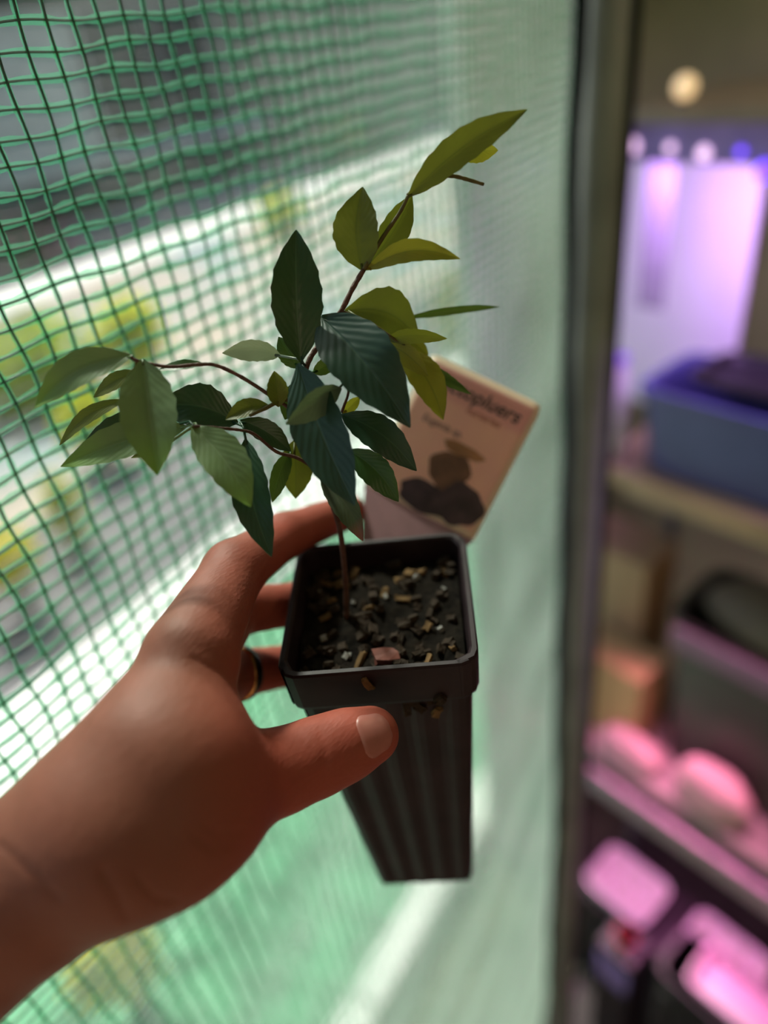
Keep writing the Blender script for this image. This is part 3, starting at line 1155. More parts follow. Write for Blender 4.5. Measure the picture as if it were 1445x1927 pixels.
# small feet at the corners of the base
for sx in (-1, 1):
    for sy in (-1, 1):
        vs_ = []
        for dz in (-0.004, 0.001):
            for dx, dy in ((-1, -1), (1, -1), (1, 1), (-1, 1)):
                vs_.append(pl(sx * hb * 0.72 + dx * 0.005, sy * hb * 0.72 + dy * 0.005, dz))
        mb.add(vs_, [(0, 3, 2, 1), (4, 5, 6, 7), (0, 1, 5, 4), (1, 2, 6, 5), (2, 3, 7, 6), (3, 0, 4, 7)])
mb.build('pot', M['pot'], plant, False)
mb = MB()
h1 = PT / 2
loft(mb, [sq_ring(h1 - 0.003, PH - RIMH, 0.007), sq_ring(h1 - 0.0004, PH - RIMH - 0.0008, 0.007), sq_ring(h1, PH - RIMH + 0.001, 0.007), sq_ring(h1 + 0.0006, PH - 0.001, 0.0075),
          sq_ring(h1, PH, 0.007), sq_ring(h1 - 0.0016, PH, 0.006), sq_ring(h1 - 0.0024, PH - 0.001, 0.006), sq_ring(h1 - 0.004, PH - RIMH, 0.006)])
mb.build('pot_rim', M['pot'], plant, False)

# soil: an uneven surface a little below the rim
SOILZ = PH - 0.011
ns = 26
vs_, fs_ = [], []
sh = h1 - 0.0042


def soil_h(x, y):
    return SOILZ + 0.0012 * math.sin(x * 260 + 1) * math.sin(y * 230) + 0.0009 * math.sin(x * 610 + y * 340) + 0.0025 * math.exp(-((x + 0.006) ** 2 + (y - 0.01) ** 2) / 0.00015)


for j in range(ns + 1):
    for i in range(ns + 1):
        x = -sh + 2 * sh * i / ns
        y = -sh + 2 * sh * j / ns
        vs_.append(pl(x, y, soil_h(x, y)))
for j in range(ns):
    for i in range(ns):
        a = j * (ns + 1) + i
        fs_.append((a, a + 1, a + ns + 2, a + ns + 1))
soil = mesh_obj('soil', vs_, fs_, M['soil'], plant)
rb = random.Random(21)


def chip_mesh(name, s, mat):
    bm = bmesh.new()
    bmesh.ops.create_cube(bm, size=1.0)
    bmesh.ops.subdivide_edges(bm, edges=bm.edges[:], cuts=1, use_grid_fill=True)
    for v in bm.verts:
        k = rb.uniform(0.72, 1.1)
        v.co = Vector((v.co.x * s[0] * k, v.co.y * s[1] * rb.uniform(0.7, 1.1), v.co.z * s[2] * rb.uniform(0.7, 1.2)))
    me = bpy.data.meshes.new(name)
    bm.to_mesh(me)
    bm.free()
    me.materials.append(mat)
    return me


chips = [chip_mesh('bark_chip', (0.0065, 0.0026, 0.0016), M['bark']), chip_mesh('bark_chip', (0.0048, 0.0032, 0.0016), M['bark']),
         chip_mesh('bark_chip', (0.0065, 0.0030, 0.0024), M['bark2']), chip_mesh('bark_chip', (0.0045, 0.0036, 0.0026), M['bark2'])]
grit = chip_mesh('grit', (0.0026, 0.0023, 0.0020), M['perlite'])
for k in range(110):
    x = rb.uniform(-sh, sh) * 0.94
    y = rb.uniform(-sh, sh) * 0.94
    if k % 12 == 0:
        me, nm = grit, 'grit'
    else:
        me, nm = chips[rb.choice((0, 1, 2, 2, 2, 3, 3, 3))], 'bark_chip'
    o = bpy.data.objects.new(nm, me)
    link(o, soil)
    o.location = pl(x, y, soil_h(x, y) + 0.0007)
    o.rotation_euler = (rb.uniform(-0.6, 0.6) + PTX, rb.uniform(-0.6, 0.6), rb.uniform(0, 6.28))
    o.scale = (rb.uniform(0.6, 1.35), rb.uniform(0.6, 1.25), 1.0)
# a reddish chip near the front edge, and crumbs on the pot's front
o = bpy.data.objects.new('bark_chip', chip_mesh('red_bark_chip', (0.009, 0.006, 0.003), M['redchip']))
link(o, soil)
o.location = pl(0.002, -sh * 0.72, soil_h(0.002, -sh * 0.72) + 0.002)
o.rotation_euler = (0.2, 0.2, 0.9)
o['label'] = 'reddish bark chip'
for k, (x, zz, me) in enumerate(((-0.004, PH - 0.006, chips[0]), (0.010, PH - 0.022, chips[2]), (0.013, PH - 0.026, chips[3]), (0.017, PH - 0.021, chips[3]), (0.008, PH - 0.026, chips[2]), (0.019, PH - 0.030, chips[1]), (0.021, PH - 0.018, chips[3]))):
    o = bpy.data.objects.new('bark_chip', me)
    link(o, soil)
    yy = -(h1 + 0.0012) if zz > PH - RIMH else -(ht - (ht - hb) * (PH - RIMH - zz) / (PH - RIMH)) - 0.0006
    o.location = pl(x, yy, zz)
    o.rotation_euler = (1.4, 1.2 if k == 0 else 0.4 * k, PYAW)


# ------------------------------------------------------------------ stems and leaves
def Q(px, py, z):
    return Vector(P(px, py, z) - base_w)


def spline(pts, n=6):
    pts = [Vector(p) for p in pts]
    out = []
    for i in range(len(pts) - 1):
        p0 = pts[max(i - 1, 0)]
        p1, p2 = pts[i], pts[i + 1]
        p3 = pts[min(i + 2, len(pts) - 1)]
        for k in range(n):
            t_ = k / n
            out.append(0.5 * ((2 * p1) + (p2 - p0) * t_ + (2 * p0 - 5 * p1 + 4 * p2 - p3) * t_ ** 2 + (3 * p1 - p0 - 3 * p2 + p3) * t_ ** 3))
    out.append(pts[-1])
    return out


BRANCH = []                                          # points along every stem, for the leaf stalks to meet


def branch(name, pp, r0, r1, mat, parent=plant):
    pts = spline([Q(*p) for p in pp])
    n = len(pts)
    rr = random.Random(int(pp[0][0]))
    rad = [(r0 + (r1 - r0) * i / (n - 1)) * (1 + 0.12 * rr.uniform(-1, 1)) for i in range(n)]
    BRANCH.extend(pts)
    mb = MB()
    mb.tube(pts, rad, 8)
    return mb.build(name, mat, parent, True)


stem = branch('stem', [(652, 1165, .291), (650, 1090, .281), (640, 1000, .272), (622, 940, .266), (602, 888, .260), (585, 850, .256), (574, 790, .250), (570, 730, .246), (580, 682, .244), (606, 640, .244), (642, 585, .244), (664, 542, .243), (684, 508, .242)], 0.0011, 0.00085, M['stem'])
branch('twig', [(684, 508, .242), (718, 450, .244), (752, 400, .243), (768, 368, .240)], 0.0008, 0.0006, M['twig'], stem)
branch('twig', [(572, 790, .250), (540, 765, .247), (505, 742, .243), (455, 710, .240), (408, 688, .238), (372, 686, .236), (318, 690, .233), (262, 680, .230), (246, 672, .229)], 0.0007, 0.0006, M['stem'], stem)
branch('twig', [(602, 888, .260), (560, 862, .256), (520, 850, .252), (480, 818, .246), (455, 810, .243), (420, 806, .238), (365, 802, .232)], 0.0007, 0.0005, M['stem'], stem)
branch('twig', [(578, 782, .249), (540, 752, .246), (500, 768, .242), (470, 782, .238)], 0.0008, 0.0006, M['twig'], stem)
branch('twig', [(602, 888, .260), (622, 830, .257), (645, 770, .254), (656, 730, .252), (640, 690, .25)], 0.0006, 0.0005, M['stem'], stem)
branch('twig', [(642, 585, .244), (700, 610, .252), (745, 640, .256), (768, 650, .258)], 0.0006, 0.0005, M['twig'], stem)
branch('twig', [(768, 368, .240), (790, 350, .246), (822, 333, .250), (850, 331, .252), (880, 338, .254), (910, 347, .256)], 0.0009, 0.0006, M['twig'], stem)

PROF = np.array([(0, 0.05), (0.04, 0.20), (0.12, 0.52), (0.25, 0.84), (0.40, 0.99), (0.52, 0.99), (0.66, 0.89), (0.78, 0.68), (0.88, 0.42), (0.95, 0.20), (1.0, 0.02)])
fwd_w = Vector(fwd)


def leaf(base, tip, wpx, kind, roll=0.0, bend=0.0, side=0.0, fold=0.18, wave=0.02, shape=1.0, name='leaf', droop=0.0):
    """blade between two points (picture x, y, distance). roll turns the blade about its length,
    bend bows it out of its plane, side curves it within its plane (all as a share of its length)"""
    a = Q(*base)
    b = Q(*tip)
    L = (b - a).length
    d = (b - a) / L
    nrm = -Vector(ray((base[0] + tip[0]) / 2, (base[1] + tip[1]) / 2)).normalized()
    nrm = (nrm - d * nrm.dot(d)).normalized()
    nrm = Matrix.Rotation(math.radians(roll), 3, d) @ nrm
    sd = d.cross(nrm)
    zc = (base[2] + tip[2]) / 2
    hw = wpx / 2 / FPX * zc / max(0.25, math.cos(math.radians(abs(roll) if abs(roll) < 75 else 75)))
    nu, nv = 22, 8
    vs_, uv, fs_ = [], [], []
    rr = random.Random(int(base[0] * 7 + tip[1]))
    ph = rr.uniform(0, 6)
    for i in range(nu + 1):
        u = i / nu
        s = math.sin(math.pi * u)
        c = a + d * (L * u) + nrm * (bend * L * s - droop * L * u * u) + sd * (side * L * s)
        w = np.interp(u ** shape, PROF[:, 0], PROF[:, 1]) * hw
        w *= 1 + 0.035 * math.sin(u * 95 + ph)
        for k in range(nv + 1):
            v = -1 + 2 * k / nv
            h = -fold * w * (1 - abs(v)) * (1 if True else 0) + wave * hw * 2 * math.sin(u * 13 + ph + (2 if v > 0 else 0)) * v * v
            vs_.append(c + sd * (w * v) + nrm * (h + fold * w * 0.5))
            uv.append((u, 0.5 + v / 2))
    for i in range(nu):
        for k in range(nv):
            q = i * (nv + 1) + k
            fs_.append((q, q + 1, q + nv + 2, q + nv + 1))
    near = min(BRANCH, key=lambda p: (p - a).length)
    gap = (near - a).length
    if gap > 0.0004:
        ps = [near, near.lerp(a, 0.5) + d * (-0.12 * gap) + Vector((0, 0, 0.06 * gap)), a + d * 0.002]
        st = MB()
        st.tube(ps, [0.0005, 0.00042, 0.00045], 6)
        b0 = len(vs_)
        vs_ += [Vector(v) for v in st.v]
        uv += [(0.02, 0.9)] * len(st.v)
        fs_ += [tuple(b0 + i for i in f) for f in st.f]
    o = mesh_obj(name, vs_, fs_, LEAF[kind], plant, True, uv)
    return o


# the crown, leaf by leaf (base, tip, breadth)
leaf((566, 682, .243), (557, 433, .240), 96, 'dark', 6, 0.05, -0.02, 0.25)
leaf((604, 596, .243), (772, 804, .232), 124, 'bluish', -10, 0.10, -0.02, 0.22, 0.03, 0.86)
leaf((560, 684, .240), (668, 952, .230), 102, 'bluish', 14, 0.04, 0.02, 0.25, 0.02, 1.0)
leaf((642, 730, .236), (538, 798, .228), 50, 'grey', -38, 0.06, 0.08, 0.45)
leaf((642, 780, .250), (784, 886, .244), 66, 'dark', 8, 0.05, -0.09, 0.22)
leaf((654, 846, .256), (750, 944, .252), 58, 'mid', 10, 0.05, -0.08, 0.22)
leaf((604, 898, .258), (683, 1018, .248), 50, 'brown', 20, 0.05, -0.09, 0.25)
leaf((462, 826, .243), (511, 1048, .234), 72, 'dark', 5, 0.05, 0.05, 0.22)
leaf((362, 800, .233), (472, 954, .226), 84, 'light', -8, 0.07, -0.05, 0.22)
leaf((268, 676, .230), (296, 894, .223), 104, 'light', 4, 0.05, 0.0, 0.45)
leaf((250, 668, .230), (64, 768, .226), 62, 'light', 28, 0.06, 0.10, 0.25)
leaf((448, 796, .248), (296, 764, .246), 84, 'dark', 10, 0.05, 0.10, 0.22)
leaf((352, 802, .242), (114, 878, .238), 66, 'light', 22, 0.04, 0.03, 0.25)
leaf((330, 800, .246), (150, 845, .246), 60, 'dark', 12, 0.05, 0.08, 0.2)
leaf((236, 752, .243), (112, 838, .246), 28, 'olive', 30, 0.05, 0.08)
leaf((262, 700, .242), (176, 748, .246), 30, 'olive', 30, 0.04, 0.05)
leaf((528, 668, .250), (418, 664, .244), 40, 'pale', -35, 0.06, 0.14, 0.35)
leaf((524, 766, .244), (516, 698, .240), 40, 'olive', 10, 0.10, 0.0, 0.4)
leaf((506, 762, .243), (424, 790, .239), 34, 'olive', 25, 0.08, 0.06, 0.35)
leaf((452, 790, .250), (548, 850, .254), 44, 'dark', -10, 0.05, -0.06)
leaf((556, 826, .262), (556, 938, .262), 62, 'olive', -15, 0.05, 0.0)
leaf((546, 848, .258), (512, 946, .256), 34, 'mid', -25, 0.04, 0.06)
leaf((648, 584, .258), (790, 640, .264), 88, 'olive', -12, 0.06, -0.16, 0.2)
leaf((756, 600, .270), (942, 577, .276), 15, 'mid', 40, 0.04, -0.06)
leaf((724, 640, .258), (842, 637, .250), 28, 'olive', 35, 0.05, -0.1)
leaf((728, 646, .262), (806, 708, .256), 40, 'yellow', 20, 0.05, -0.08)
leaf((748, 652, .266), (834, 790, .264), 62, 'yellow', -12, 0.05, -0.08)
leaf((764, 636, .270), (806, 668, .270), 26, 'yellow', -20, 0.05, 0.0)
leaf((786, 678, .268), (886, 742, .268), 22, 'mid', 40, 0.05, -0.04)
leaf((766, 372, .240), (992, 206, .230), 60, 'olive', -6, 0.05, -0.05, 0.2)
leaf((858, 285, .246), (937, 283, .246), 40, 'yellow', 10, 0.05, 0.0)
leaf((680, 508, .243), (682, 352, .240), 86, 'olive', -8, 0.06, -0.07, 0.25, 0.02, 0.9)
leaf((686, 508, .246), (776, 368, .248), 56, 'olive', 16, 0.05, 0.03, 0.3, 0.02, 1.15)
leaf((688, 508, .243), (866, 487, .236), 42, 'yellow', -12, 0.05, -0.13, 0.25)
leaf((562, 694, .252), (524, 634, .250), 40, 'mid', -10, 0.05, 0.0)
leaf((588, 704, .252), (640, 668, .252), 30, 'mid', 20, 0.04, 0.0)
leaf((644, 780, .256), (678, 746, .256), 22, 'yellow', 15, 0.04, 0.0)
leaf((384, 684, .239), (298, 696, .236), 18, 'mid', 40, 0.05, 0.0)
leaf((560, 720, .252), (536, 790, .252), 44, 'mid', 0, 0.05, 0.0)
leaf((318, 838, .244), (246, 862, .246), 16, 'olive', 20, 0.05, 0.0)

# ------------------------------------------------------------------ plant label card stuck in the soil
card_o = np.array(P(762, 1015, .316))
cA, cB, cC = np.array(P(812, 664, .330)), np.array(P(1022, 764, .322)), np.array(P(848, 983, .326))
ex = (cB - cA)
CWD = np.linalg.norm(ex)
ex /= CWD
ey = cC - cB
ey -= ex * (ey @ ex)
CHT = 0.068
ey /= np.linalg.norm(ey)
en = np.cross(ex, ey)
if en @ fwd > 0:
    en = -en
tagroot = empty('plant_label', cA, 'peach plant label card with dark lettering, stuck in the pot behind the plant', 'plant label')
CM = Matrix((ex, -ey, np.cross(ex, -ey))).transposed()      # local x along the top, y up, z towards the eye


def cl(x, y, z=0.0):
    return CM @ Vector((x, y, z))


def card_material():
    mt, n, l, b = nt('printed_card')
    uv = n.new('ShaderNodeUVMap')
    sep = n.new('ShaderNodeSeparateXYZ')
    l.new(uv.outputs[0], sep.inputs[0])
    u, v = sep.outputs[0], sep.outputs[1]
    no = n.new('ShaderNodeTexNoise')
    no.inputs['Scale'].default_value = 5
    l.new(uv.outputs[0], no.inputs['Vector'])
    c = mixrgb(n, l, (0.80, 0.46, 0.40), (0.86, 0.55, 0.38), no.outputs['Fac'])
    # rosy header band
    hb_ = math_n(n, l, 'MULTIPLY', math_n(n, l, 'SUBTRACT', v, 0.74), 20.0, clamp=True)
    c = mixrgb(n, l, c, (0.74, 0.38, 0.35), hb_)
    # cream border
    eu = math_n(n, l, 'MINIMUM', u, math_n(n, l, 'SUBTRACT', 1.0, u))
    ev = math_n(n, l, 'MINIMUM', v, math_n(n, l, 'SUBTRACT', 1.0, v))
    e = math_n(n, l, 'MINIMUM', eu, ev)
    bf = math_n(n, l, 'SUBTRACT', 1.0, math_n(n, l, 'MULTIPLY', math_n(n, l, 'SUBTRACT', e, 0.035), 60.0, clamp=True), clamp=True)
    c = mixrgb(n, l, c, (0.90, 0.78, 0.60), bf)
    l.new(c, b.inputs['Base Color'])
    b.inputs['Roughness'].default_value = 0.45
    tl = n.new('ShaderNodeBsdfTranslucent')
    l.new(mixrgb(n, l, c, (0.95, 0.72, 0.62), 0.5), tl.inputs['Color'])
    ms = n.new('ShaderNodeMixShader')
    ms.inputs[0].default_value = 0.5
    l.new(b.outputs[0], ms.inputs[1])
    l.new(tl.outputs[0], ms.inputs[2])
    l.new(ms.outputs[0], n['Material Output'].inputs['Surface'])
    return mt


vs_, uv, fs_ = [], [], []
nxc, nyc = 14, 14
for zf in (0.0002, -0.0002):
    for j in range(nyc + 1):
        for i in range(nxc + 1):
            u, v = i / nxc, j / nyc
            x, y = u * CWD, -CHT * (1 - v)
            rr_ = 0.003
            # rounded corners
            px_, py_ = x, y
            for cx_, cy_ in ((rr_, -rr_), (CWD - rr_, -rr_)):
                if (x < rr_ and cx_ == rr_ or x > CWD - rr_ and cx_ != rr_) and y > -rr_:
                    dd = Vector((x - cx_, y - cy_))
                    if dd.length > rr_:
                        dd = dd.normalized() * rr_
                        px_, py_ = cx_ + dd.x, cy_ + dd.y
            vs_.append(cl(px_, py_, zf + 0.0012 * math.sin(u * 3.1)))
            uv.append((u, v))
n1 = (nxc + 1) * (nyc + 1)
for s in (0, 1):
    for j in range(nyc):
        for i in range(nxc):
            a = s * n1 + j * (nxc + 1) + i
            q = (a, a + 1, a + nxc + 2, a + nxc + 1)
            fs_.append(q if s == 0 else q[::-1])
edge = [i for i in range(nxc)] + [nxc + j * (nxc + 1) for j in range(nyc)] + [nyc * (nxc + 1) + nxc - i for i in range(nxc)] + [(nyc - j) * (nxc + 1) for j in range(nyc)]
for k in range(len(edge)):
    a, b_ = edge[k], edge[(k + 1) % len(edge)]
    fs_.append((a, a + n1, b_ + n1, b_))
mesh_obj('card', vs_, fs_, card_material(), tagroot, True, uv)
# the card narrows into a foot that goes down into the soil
foot_a = Vector(base_w - cA) + pl(-0.012, 0.0235, SOILZ - 0.010)
foot_b = Vector(base_w - cA) + pl(0.016, 0.0265, SOILZ - 0.010)
b0, b1 = cl(0.0, -CHT + 0.0004), cl(CWD, -CHT + 0.0004)
off = CM @ Vector((0, 0, 0.0003))
mb = MB()
mb.add([b0 + off, b1 + off, foot_b + off, foot_a + off, b0 - off, b1 - off, foot_b - off, foot_a - off],
       [(0, 3, 2, 1), (4, 5, 6, 7), (0, 4, 7, 3), (1, 2, 6, 5), (0, 1, 5, 4), (3, 7, 6, 2)])
mb.build('foot', simple('mauve_card_foot', (0.30, 0.16, 0.17), 0.5), tagroot)


def text_part(name, body, size, x, y, mat, shear=0.0):
    cu = bpy.data.curves.new(name, 'FONT')
    cu.body = body
    cu.size = size
    cu.shear = shear
    cu.align_x = 'CENTER'
    cu.align_y = 'CENTER'
    cu.extrude = 0.00004
    cu.offset = size * 0.018
    tmp = bpy.data.objects.new(name, cu)
    col.objects.link(tmp)
    bpy.context.view_layer.update()
    me = bpy.data.meshes.new_from_object(tmp.evaluated_get(bpy.context.evaluated_depsgraph_get()))
    bpy.data.objects.remove(tmp)
    me.materials.clear()
    me.materials.append(mat)
    for v in me.vertices:
        xx, yy = v.co.x + x, v.co.y + y
        v.co = cl(xx, yy, v.co.z + 0.0004 + 0.0012 * math.sin(xx / CWD * 3.1))
    o = bpy.data.objects.new(name, me)
    return link(o, tagroot)


ink = simple('dark_ink', (0.05, 0.045, 0.045), 0.5)
ink2 = simple('rust_ink', (0.40, 0.14, 0.10), 0.5)
text_part('title_lettering', 'Nectopluers', 0.0092, CWD * 0.47, -0.0098, ink, 0.2)
text_part('small_lettering', 'nurseries', 0.0045, CWD * 0.62, -0.0165, ink2, 0.1)
text_part('caption_lettering', 'Eugenia sp.', 0.0046, CWD * 0.36, -0.028, simple('grey_ink', (0.22, 0.13, 0.12), 0.5), 0.1)


def print_disc(name, cx_, cy_, rx, ry, mat, lift, seed):
    r = random.Random(seed)
    ph = r.uniform(0, 6)
    pts = []
    n = 40
    for k in range(n):
        a = 2 * math.pi * k / n
        q = 1 + 0.07 * math.sin(3 * a + ph) + 0.04 * math.sin(7 * a)
        pts.append((cx_ + rx * q * math.cos(a), cy_ + ry * q * math.sin(a)))
    vs2 = [cl(cx_, cy_, lift + 0.0012 * math.sin(cx_ / CWD * 3.1))] + [cl(x, y, lift + 0.0012 * math.sin(x / CWD * 3.1)) for x, y in pts]
    return mesh_obj(name, vs2, [(0, 1 + k, 1 + (k + 1) % n) for k in range(n)], mat, tagroot)


brn = simple('print_brown', (0.16, 0.075, 0.04), 0.5, 0.4, 160)
brn2 = simple('print_tan', (0.36, 0.17, 0.07), 0.5, 0.3, 160)
plum = simple('print_plum', (0.05, 0.027, 0.033), 0.5, 0.5, 140)
print_disc('printed_leaf', CWD * 0.60, -0.034, 0.010, 0.0030, brn2, 0.0004, 1)
print_disc('printed_fruit', CWD * 0.57, -0.045, 0.0098, 0.0088, brn, 0.00045, 2)
print_disc('printed_fruit', CWD * 0.78, -0.0565, 0.0105, 0.0098, plum, 0.0005, 3)
print_disc('printed_fruit', CWD * 0.52, -0.0605, 0.0150, 0.0070, plum, 0.00055, 4)

# ------------------------------------------------------------------ hand and forearm (one continuous surface)
GH = 0.00135


def C(px, py, z):
    return np.array([(px - CX) / FPX * z, (py - CY) / FPX * z, z])


MM = 0.001
caps = []                                              # (a, b, ra, rb, k)


def cap(a, b, ra, rb, k):
    caps.append((C(*a), C(*b), ra * MM, rb * MM, k * MM))


# forearm: two rods side by side give the flattened section
cap((-1437, 3663, .150), (-420, 2075, .203), 33, 26, 6)
cap((-420, 2075, .203), (80, 1645, .206), 26.0, 22.8, 6)
cap((-1200, 3150, .180), (-420, 2050, .233), 30, 24, 10)
cap((-420, 2050, .233), (80, 1640, .232), 24, 20.5, 10)
cap((80, 1645, .206), (205, 1552, .208), 22.8, 25.8, 8)
cap((80, 1640, .232), (215, 1545, .236), 20.5, 22, 10)
# back of the hand
cap((205, 1552, .209), (320, 1447, .214), 25.8, 27.2, 8)
cap((215, 1545, .236), (335, 1412, .246), 21.5, 21.5, 10)
cap((290, 1420, .214), (356, 1258, .232), 21, 15.5, 8)
cap((310, 1440, .236), (368, 1262, .252), 18.5, 13, 8)
cap((305, 1470, .250), (370, 1310, .276), 17, 12, 8)
cap((290, 1500, .255), (366, 1380, .290), 15, 11, 8)
# heel of the thumb
cap((240, 1560, .206), (365, 1512, .214), 24.5, 21.5, 8)
cap((330, 1565, .207), (440, 1476, .226), 19, 15.6, 8)
# thumb
cap((440, 1476, .227), (530, 1450, .237), 15.6, 13.2, 5)
cap((530, 1450, .237), (596, 1424, .243), 13.2, 12.6, 4)
cap((596, 1424, .243), (650, 1402, .247), 12.6, 11.6, 4)
cap((650, 1402, .247), (698, 1383, .250), 11.6, 10.0, 4)
# index
cap((360, 1228, .232), (440, 1074, .268), 14.8, 11.2, 5)
cap((440, 1074, .268), (535, 1008, .298), 11.2, 9.2, 4)
cap((535, 1008, .298), (655, 962, .330), 9.2, 8.2, 4)
# middle
cap((378, 1225, .252), (440, 1150, .292), 12.4, 10.4, 5)
cap((440, 1150, .292), (560, 1136, .318), 10.4, 9.4, 3)
cap((560, 1136, .318), (640, 1095, .345), 9.4, 7.8, 3)
# ring
cap((376, 1295, .272), (442, 1268, .300), 11.5, 10.4, 5)
cap((442, 1268, .300), (545, 1252, .330), 10.4, 9.4, 3)
cap((545, 1252, .330), (620, 1210, .352), 9.4, 7.6, 3)
# little finger, tucked behind the thumb
cap((370, 1385, .288), (450, 1420, .318), 10.0, 8.2, 4)
cap((450, 1420, .318), (550, 1415, .345), 8.2, 7.2, 3)
cap((550, 1415, .345), (620, 1370, .362), 7.2, 6.4, 3)

allp = np.array([p for c in caps for p in (c[0] - max(c[2], c[3]), c[0] + max(c[2], c[3]), c[1] - max(c[2], c[3]), c[1] + max(c[2], c[3]))])
lo3, hi3 = allp.min(0) - 0.006, allp.max(0) + 0.006
dims = np.ceil((hi3 - lo3) / GH).astype(int) + 1
F = np.full(dims, 0.05, dtype=np.float32)
for a, b, ra, rb_, k in caps:
    mg = 0.030
    l3 = np.minimum(a - ra, b - rb_) - mg
    h3 = np.maximum(a + ra, b + rb_) + mg
    i0 = np.clip(np.floor((l3 - lo3) / GH).astype(int), 0, dims)
    i1 = np.clip(np.ceil((h3 - lo3) / GH).astype(int) + 1, 0, dims)
    sl = tuple(slice(i0[q], i1[q]) for q in range(3))
    gx, gy, gz = [lo3[q] + GH * np.arange(i0[q], i1[q]) for q in range(3)]
    X_, Y_, Z_ = gx[:, None, None] - a[0], gy[None, :, None] - a[1], gz[None, None, :] - a[2]
    ba = b - a
    t_ = np.clip((X_ * ba[0] + Y_ * ba[1] + Z_ * ba[2]) / (ba @ ba), 0, 1)
    d_ = np.sqrt((X_ - t_ * ba[0]) ** 2 + (Y_ - t_ * ba[1]) ** 2 + (Z_ - t_ * ba[2]) ** 2) - (ra + (rb_ - ra) * t_)
    f0 = F[sl]
    hh = np.clip(0.5 + 0.5 * (f0 - d_) / k, 0, 1)
    F[sl] = f0 * (1 - hh) + d_ * hh - k * hh * (1 - hh)


def surface_nets(F):
    S = F < 0
    n = np.array(F.shape)
    idx = -np.ones(n - 1, dtype=np.int64)
    corners = [(i, j, k) for i in (0, 1) for j in (0, 1) for k in (0, 1)]
    sh_ = lambda A, c: A[c[0]:n[0] - 1 + c[0], c[1]:n[1] - 1 + c[1], c[2]:n[2] - 1 + c[2]]
    cnt = sum(sh_(S, c).astype(np.int8) for c in corners)
    act = (cnt > 0) & (cnt < 8)
    cells = np.argwhere(act)
    idx[act] = np.arange(len(cells))
    acc = np.zeros((len(cells), 3))
    num = np.zeros(len(cells))
    for a in corners:
        for ax in range(3):
            if a[ax] == 1:
                continue
            b = list(a)
            b[ax] = 1
            fa = sh_(F, a)[act]
            fb = sh_(F, tuple(b))[act]
            cr = (fa < 0) != (fb < 0)
            t_ = np.where(cr, fa / np.where(cr, fa - fb, 1), 0)
            p = np.tile(np.array(a, float), (len(cells), 1))
            p[:, ax] = t_
            acc[cr] += p[cr]
            num[cr] += 1
    V = cells + acc / num[:, None]
    faces = []
    for ax in range(3):
        o1, o2 = (ax + 1) % 3, (ax + 2) % 3
        sl0 = [slice(1, n[q] - 1) for q in range(3)]
        sl0[ax] = slice(0, n[ax] - 1)
        sl1 = list(sl0)
        sl1[ax] = slice(1, n[ax])
        A = S[tuple(sl0)]
        B = S[tuple(sl1)]
        cr = np.argwhere(A != B)
        off_ = np.array([1, 1, 1])
        off_[ax] = 0
        cr = cr + off_
        inside = S[cr[:, 0], cr[:, 1], cr[:, 2]]

        def ci(d1, d2):
            c = cr.copy()
            c[:, o1] += d1
            c[:, o2] += d2
            return idx[c[:, 0], c[:, 1], c[:, 2]]
        q = np.stack([ci(-1, -1), ci(0, -1), ci(0, 0), ci(-1, 0)], 1)
        q[~inside] = q[~inside][:, ::-1]
        faces.append(q)
    return V, np.concatenate(faces)


V, Fc = surface_nets(F)
V = lo3 + V * GH
nV = len(V)
# relax the surface a little
e_ = np.concatenate([Fc[:, [0, 1]], Fc[:, [1, 2]], Fc[:, [2, 3]], Fc[:, [3, 0]]])
deg = np.bincount(e_[:, 0], minlength=nV) + np.bincount(e_[:, 1], minlength=nV)
for _ in range(6):
    s_ = np.stack([np.bincount(e_[:, 0], V[e_[:, 1], q], nV) + np.bincount(e_[:, 1], V[e_[:, 0], q], nV) for q in range(3)], 1)
    V = V * 0.5 + 0.5 * s_ / deg[:, None]


def sdf_grad(p):
    g = (np.asarray(p) - lo3) / GH
    i = np.clip(np.floor(g).astype(int), 0, dims - 2)
    f = g - i
    w = 0.0
    for a in (0, 1):
        for b in (0, 1):
            for c in (0, 1):
                w += F[i[0] + a, i[1] + b, i[2] + c] * (f[0] if a else 1 - f[0]) * (f[1] if b else 1 - f[1]) * (f[2] if c else 1 - f[2])
    return float(w)


# creases pressed into the skin: wrist folds, thumb joint, palm edge
def crease(pts, depth, width):
    """picture polyline on the near side of the hand; pushes the skin in along it"""
    global V
    pv = np.stack([V[:, 0] / V[:, 2] * FPX + CX, V[:, 1] / V[:, 2] * FPX + CY], 1)
    dmin = np.full(nV, 1e9)
    for k in range(len(pts) - 1):
        a, b = np.array(pts[k], float), np.array(pts[k + 1], float)
        t_ = np.clip(((pv - a) @ (b - a)) / ((b - a) @ (b - a)), 0, 1)
        dmin = np.minimum(dmin, np.linalg.norm(pv - a - t_[:, None] * (b - a), axis=1))
    near = V[:, 2] < 0.262
    V = V + np.array([0, 0, 1.0]) * (np.exp(-(dmin / width) ** 2) * depth * near)[:, None]


for pts in (((385, 1560), (410, 1572), (455, 1565)), ((370, 1578), (395, 1595), (430, 1592)), ((255, 1650), (290, 1690), (330, 1695)), ((0, 1590), (55, 1640), (110, 1690)),
            ((190, 1640), (220, 1690), (235, 1725)), ((360, 1240), (400, 1262), (425, 1275))):
    crease(pts, 0.00075, 6.0)
crease(((604, 1372), (612, 1425), (606, 1475)), 0.0004, 8.0)

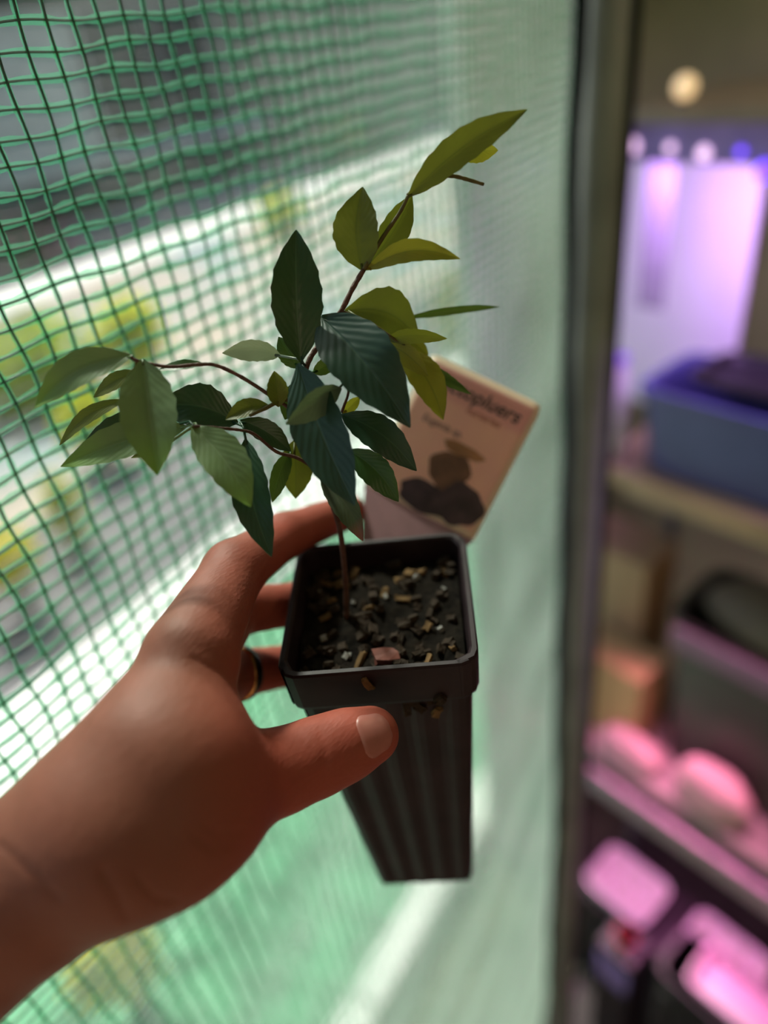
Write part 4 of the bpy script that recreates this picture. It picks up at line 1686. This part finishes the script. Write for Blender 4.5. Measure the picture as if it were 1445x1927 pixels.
# tone: redder towards the fingers and thumb, natural colour plus painted backlight glow
pvx = V[:, 0] / V[:, 2] * FPX + CX
tone = np.clip((pvx - 330) / 200, 0, 1)
Vw = (EYE[None, :] + V @ W2.T)
hroot = np.array(P(205, 1548, .22))
person = empty('person', hroot, 'bare left forearm and hand gripping the tall black pot between thumb and fingers', 'person')
mesh_obj('arm_and_hand', Vw - hroot, Fc[:, ::-1] if False else Fc, M['skin'], person, True, None, tone)

# thumb nail: a curved plate lying on the thumb end
ta, tb = C(640, 1404, .247), C(706, 1378, .250)
td = (tb - ta) / np.linalg.norm(tb - ta)
up0 = C(716, 1376, .2425) - C(700, 1381, .250)
up0 -= td * (up0 @ td)
up0 /= np.linalg.norm(up0)
sdv = np.cross(td, up0)
vs_, fs_ = [], []
nu_, nv_ = 12, 12
LN, WN = 0.0115, 0.0052
cen = C(700, 1381, .250)
for i in range(nu_ + 1):
    for k in range(nv_ + 1):
        u = i / nu_
        ang = (-1 + 2 * k / nv_) * 0.78 * (1 - 0.55 * abs(2 * u - 1) ** 4)
        o0 = cen + td * ((u - 0.5) * LN)
        dr = up0 * math.cos(ang) + sdv * math.sin(ang)
        lo_t, hi_t = 0.002, 0.022
        for _ in range(22):
            mid_ = (lo_t + hi_t) / 2
            if sdf_grad(o0 + dr * mid_) < 0:
                lo_t = mid_
            else:
                hi_t = mid_
        edge_ = max(abs(2 * u - 1), abs(-1 + 2 * k / nv_))
        vs_.append(cw(o0 + dr * (lo_t + 0.0004 - 0.0007 * max(0, edge_ - 0.8) * 5)) - hroot)
for i in range(nu_):
    for k in range(nv_):
        a = i * (nv_ + 1) + k
        fs_.append((a, a + 1, a + nv_ + 2, a + nv_ + 1))
mesh_obj('thumbnail', vs_, fs_, M['nail'], person)

# ring on the ring finger
ra_, rb2 = np.array(P(442, 1268, .300)), np.array(P(545, 1252, .330))
ax = Vector(rb2 - ra_).normalized()
rc = Vector(np.array(P(450, 1267, .302)))
ringo = empty('finger_ring', rc, 'dark metal ring with a gold underside on the third finger beside the pot', 'ring')
q1 = ax.orthogonal().normalized()
q2 = ax.cross(q1)
mb = MB()
n = 40
prof = [(-0.0022, 0.0109), (-0.0018, 0.0117), (0.0018, 0.0117), (0.0022, 0.0109), (0.0018, 0.0103), (-0.0018, 0.0103)]
vs_ = []
for k in range(n):
    a = 2 * math.pi * k / n
    for (t_, r_) in prof:
        vs_.append(ax * t_ + (q1 * math.cos(a) + q2 * math.sin(a)) * r_)
fs_ = [(k * 6 + j, k * 6 + (j + 1) % 6, ((k + 1) % n) * 6 + (j + 1) % 6, ((k + 1) % n) * 6 + j) for k in range(n) for j in range(6)]
mb.add(vs_, fs_)
mb.build('band', M['metal'], ringo, True)
mb = MB()
vs_ = []
for k in range(n):
    a = 2 * math.pi * k / n
    for (t_, r_) in ((-0.0025, 0.0108), (-0.0018, 0.0120), (-0.0012, 0.0116)):
        vs_.append(ax * t_ + (q1 * math.cos(a) + q2 * math.sin(a)) * r_)
mb.add(vs_, [(k * 3 + j, k * 3 + j + 1, ((k + 1) % n) * 3 + j + 1, ((k + 1) % n) * 3 + j) for k in range(n) for j in range(2)])
mb.build('gold_edge', M['gold'], ringo, True)
